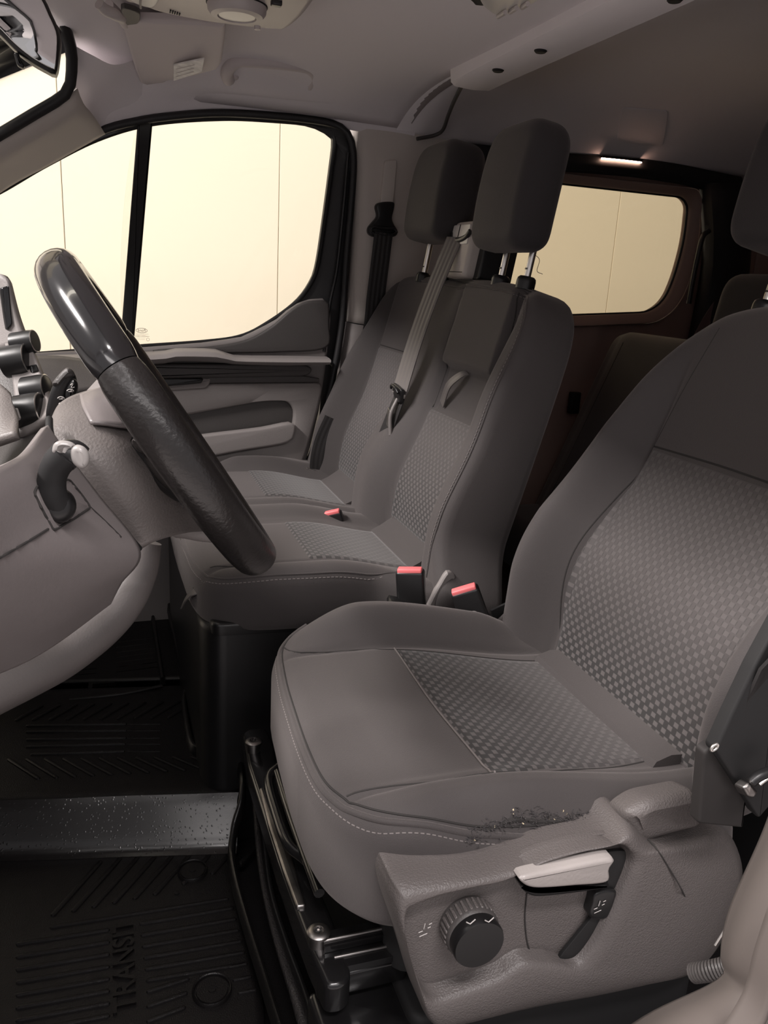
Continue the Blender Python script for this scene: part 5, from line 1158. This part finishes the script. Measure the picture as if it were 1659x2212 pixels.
rbox('pillar_post', (.93, .235, .72), (.16, .07, 1.24), M['brown2'], np_, bev=.02)
rbox('inner_sill', (.50, .46, .10), (.80, .10, .12), M['black_matt'], np_, bev=.02)
hs = thing('ribbed_hose', 'short ribbed black rubber hose at the foot of the driver pillar', 'hose', P(1530, 2100, y=.45))
hp = [P(1500, 2102, y=.46), P(1530, 2098, y=.45), P(1575, 2088, y=.44)]
tube('core', hp, .0065, M['black_matt'], hs, n=12, seg=14)
hh = spline(hp, 13)
for i in range(12):
    d_ = hh[i+1]-hh[i]; lathe('hose_rib', [(.0065, -.0018), (.0088, -.0010), (.0088, .0010), (.0065, .0018)], hh[i], d_, M['plastic_dk'], hs, seg=16)
tag(tube('bowden_cable', PL([(1544, 2042), (1570, 2000), (1594, 1955), (1604, 1938)], y=.46), .0010, M['chrome'], None, n=14, seg=6), 'thin bright cable running up behind the driver seat side trim', 'cable')

# ================================================================== rear row
rs = thing('rear_bench', 'dark grey rear bench glimpsed between the front seats', 'seat', (1.05, 1.1, .06))
fr_ = leaned(1.09, .40, 22)
ro = rounded([(.42, 0), (1.90, 0), (1.90, .54), (.42, .54)], [.03, .03, .05, .05], 8)
pr = Pillow(ro, fr_, lambda a, b: .012*np.cos((a-1.1)*14)*0+.02*sm(.03, .1, 1.90-a), -.09, .035, .03)
pr.build('backrest', M['fabric_dark'], rs, 50, 40)
pr.line('seam', [(1.80, .02), (1.80, .50)], .0015, M['seam'], rs, off=-.001)
rco = rounded([(.42, .96), (1.90, .96), (1.90, 1.22), (.42, 1.22)], .05, 6)
Pillow(rco, flat, lambda a, b: .43+0*a, .30, .035, .02).build('cushion', M['fabric_dark'], rs, 40, 30)
slab('pedestal', rounded([(1.0, .50, .31), (1.0, 1.80, .31), (1.2, 1.80, .31), (1.2, .50, .31)], .02), (0, 0, 1), .26, .01, M['black_matt'], rs)
q = P(1632, 590, x=1.24)
hr = Pillow(rounded([(q[1]-.10, 0), (q[1]+.085, 0), (q[1]+.085, .17), (q[1]-.10, .17)], .05, 8), leaned(1.21, q[2]-.165, 10), lambda a, b: .01+0*a, -.10, .03)
hr.build('headrest', M['fabric_dark'], rs, 24, 24)
rbl = thing('rear_seat_belt', 'dim mauve-grey seat belt with black guide beside the rear pillar', 'seat belt', P(1540, 690, y=1.80))
ribbon('webbing', [P(1588, 618, y=1.925), P(1562, 650, y=1.925), P(1530, 700, y=1.925), P(1500, 760, y=1.92)], (1, 0, .45), .05, .0022, belt_mat('belt_mauve', (.16, .11, .115)), rbl, n=16)
tube('guide', PL([(1548, 608), (1556, 600), (1596, 594), (1600, 602), (1590, 612), (1556, 616)], y=1.935), .006, M['black'], rbl, n=40, seg=10, closed=True)
tag(tube('grab_rail', PL([(1532, 498), (1518, 512), (1506, 560), (1496, 610), (1488, 656)], y=1.93), .007, M['black'], None, n=30, seg=12), 'thin glossy black grab rail on the rear pillar beside the tinted window', 'handle')
rbox('wall_catch', P(1240, 870, y=1.96), (.03, .02, .06), M['black_matt'], wr, bev=.004)
for dx_, w in ((0, 60), (22, 40)):
    pass
# loose threads by the headrest post
tag(tube('loose_thread', [P(1146, 545, x=.69), P(1165, 560, x=.70), P(1160, 585, x=.70), P(1172, 592, x=.70)], .0005, M['thread'], None, n=20, seg=5), 'fine loose thread hanging by the middle headrest post', 'thread')
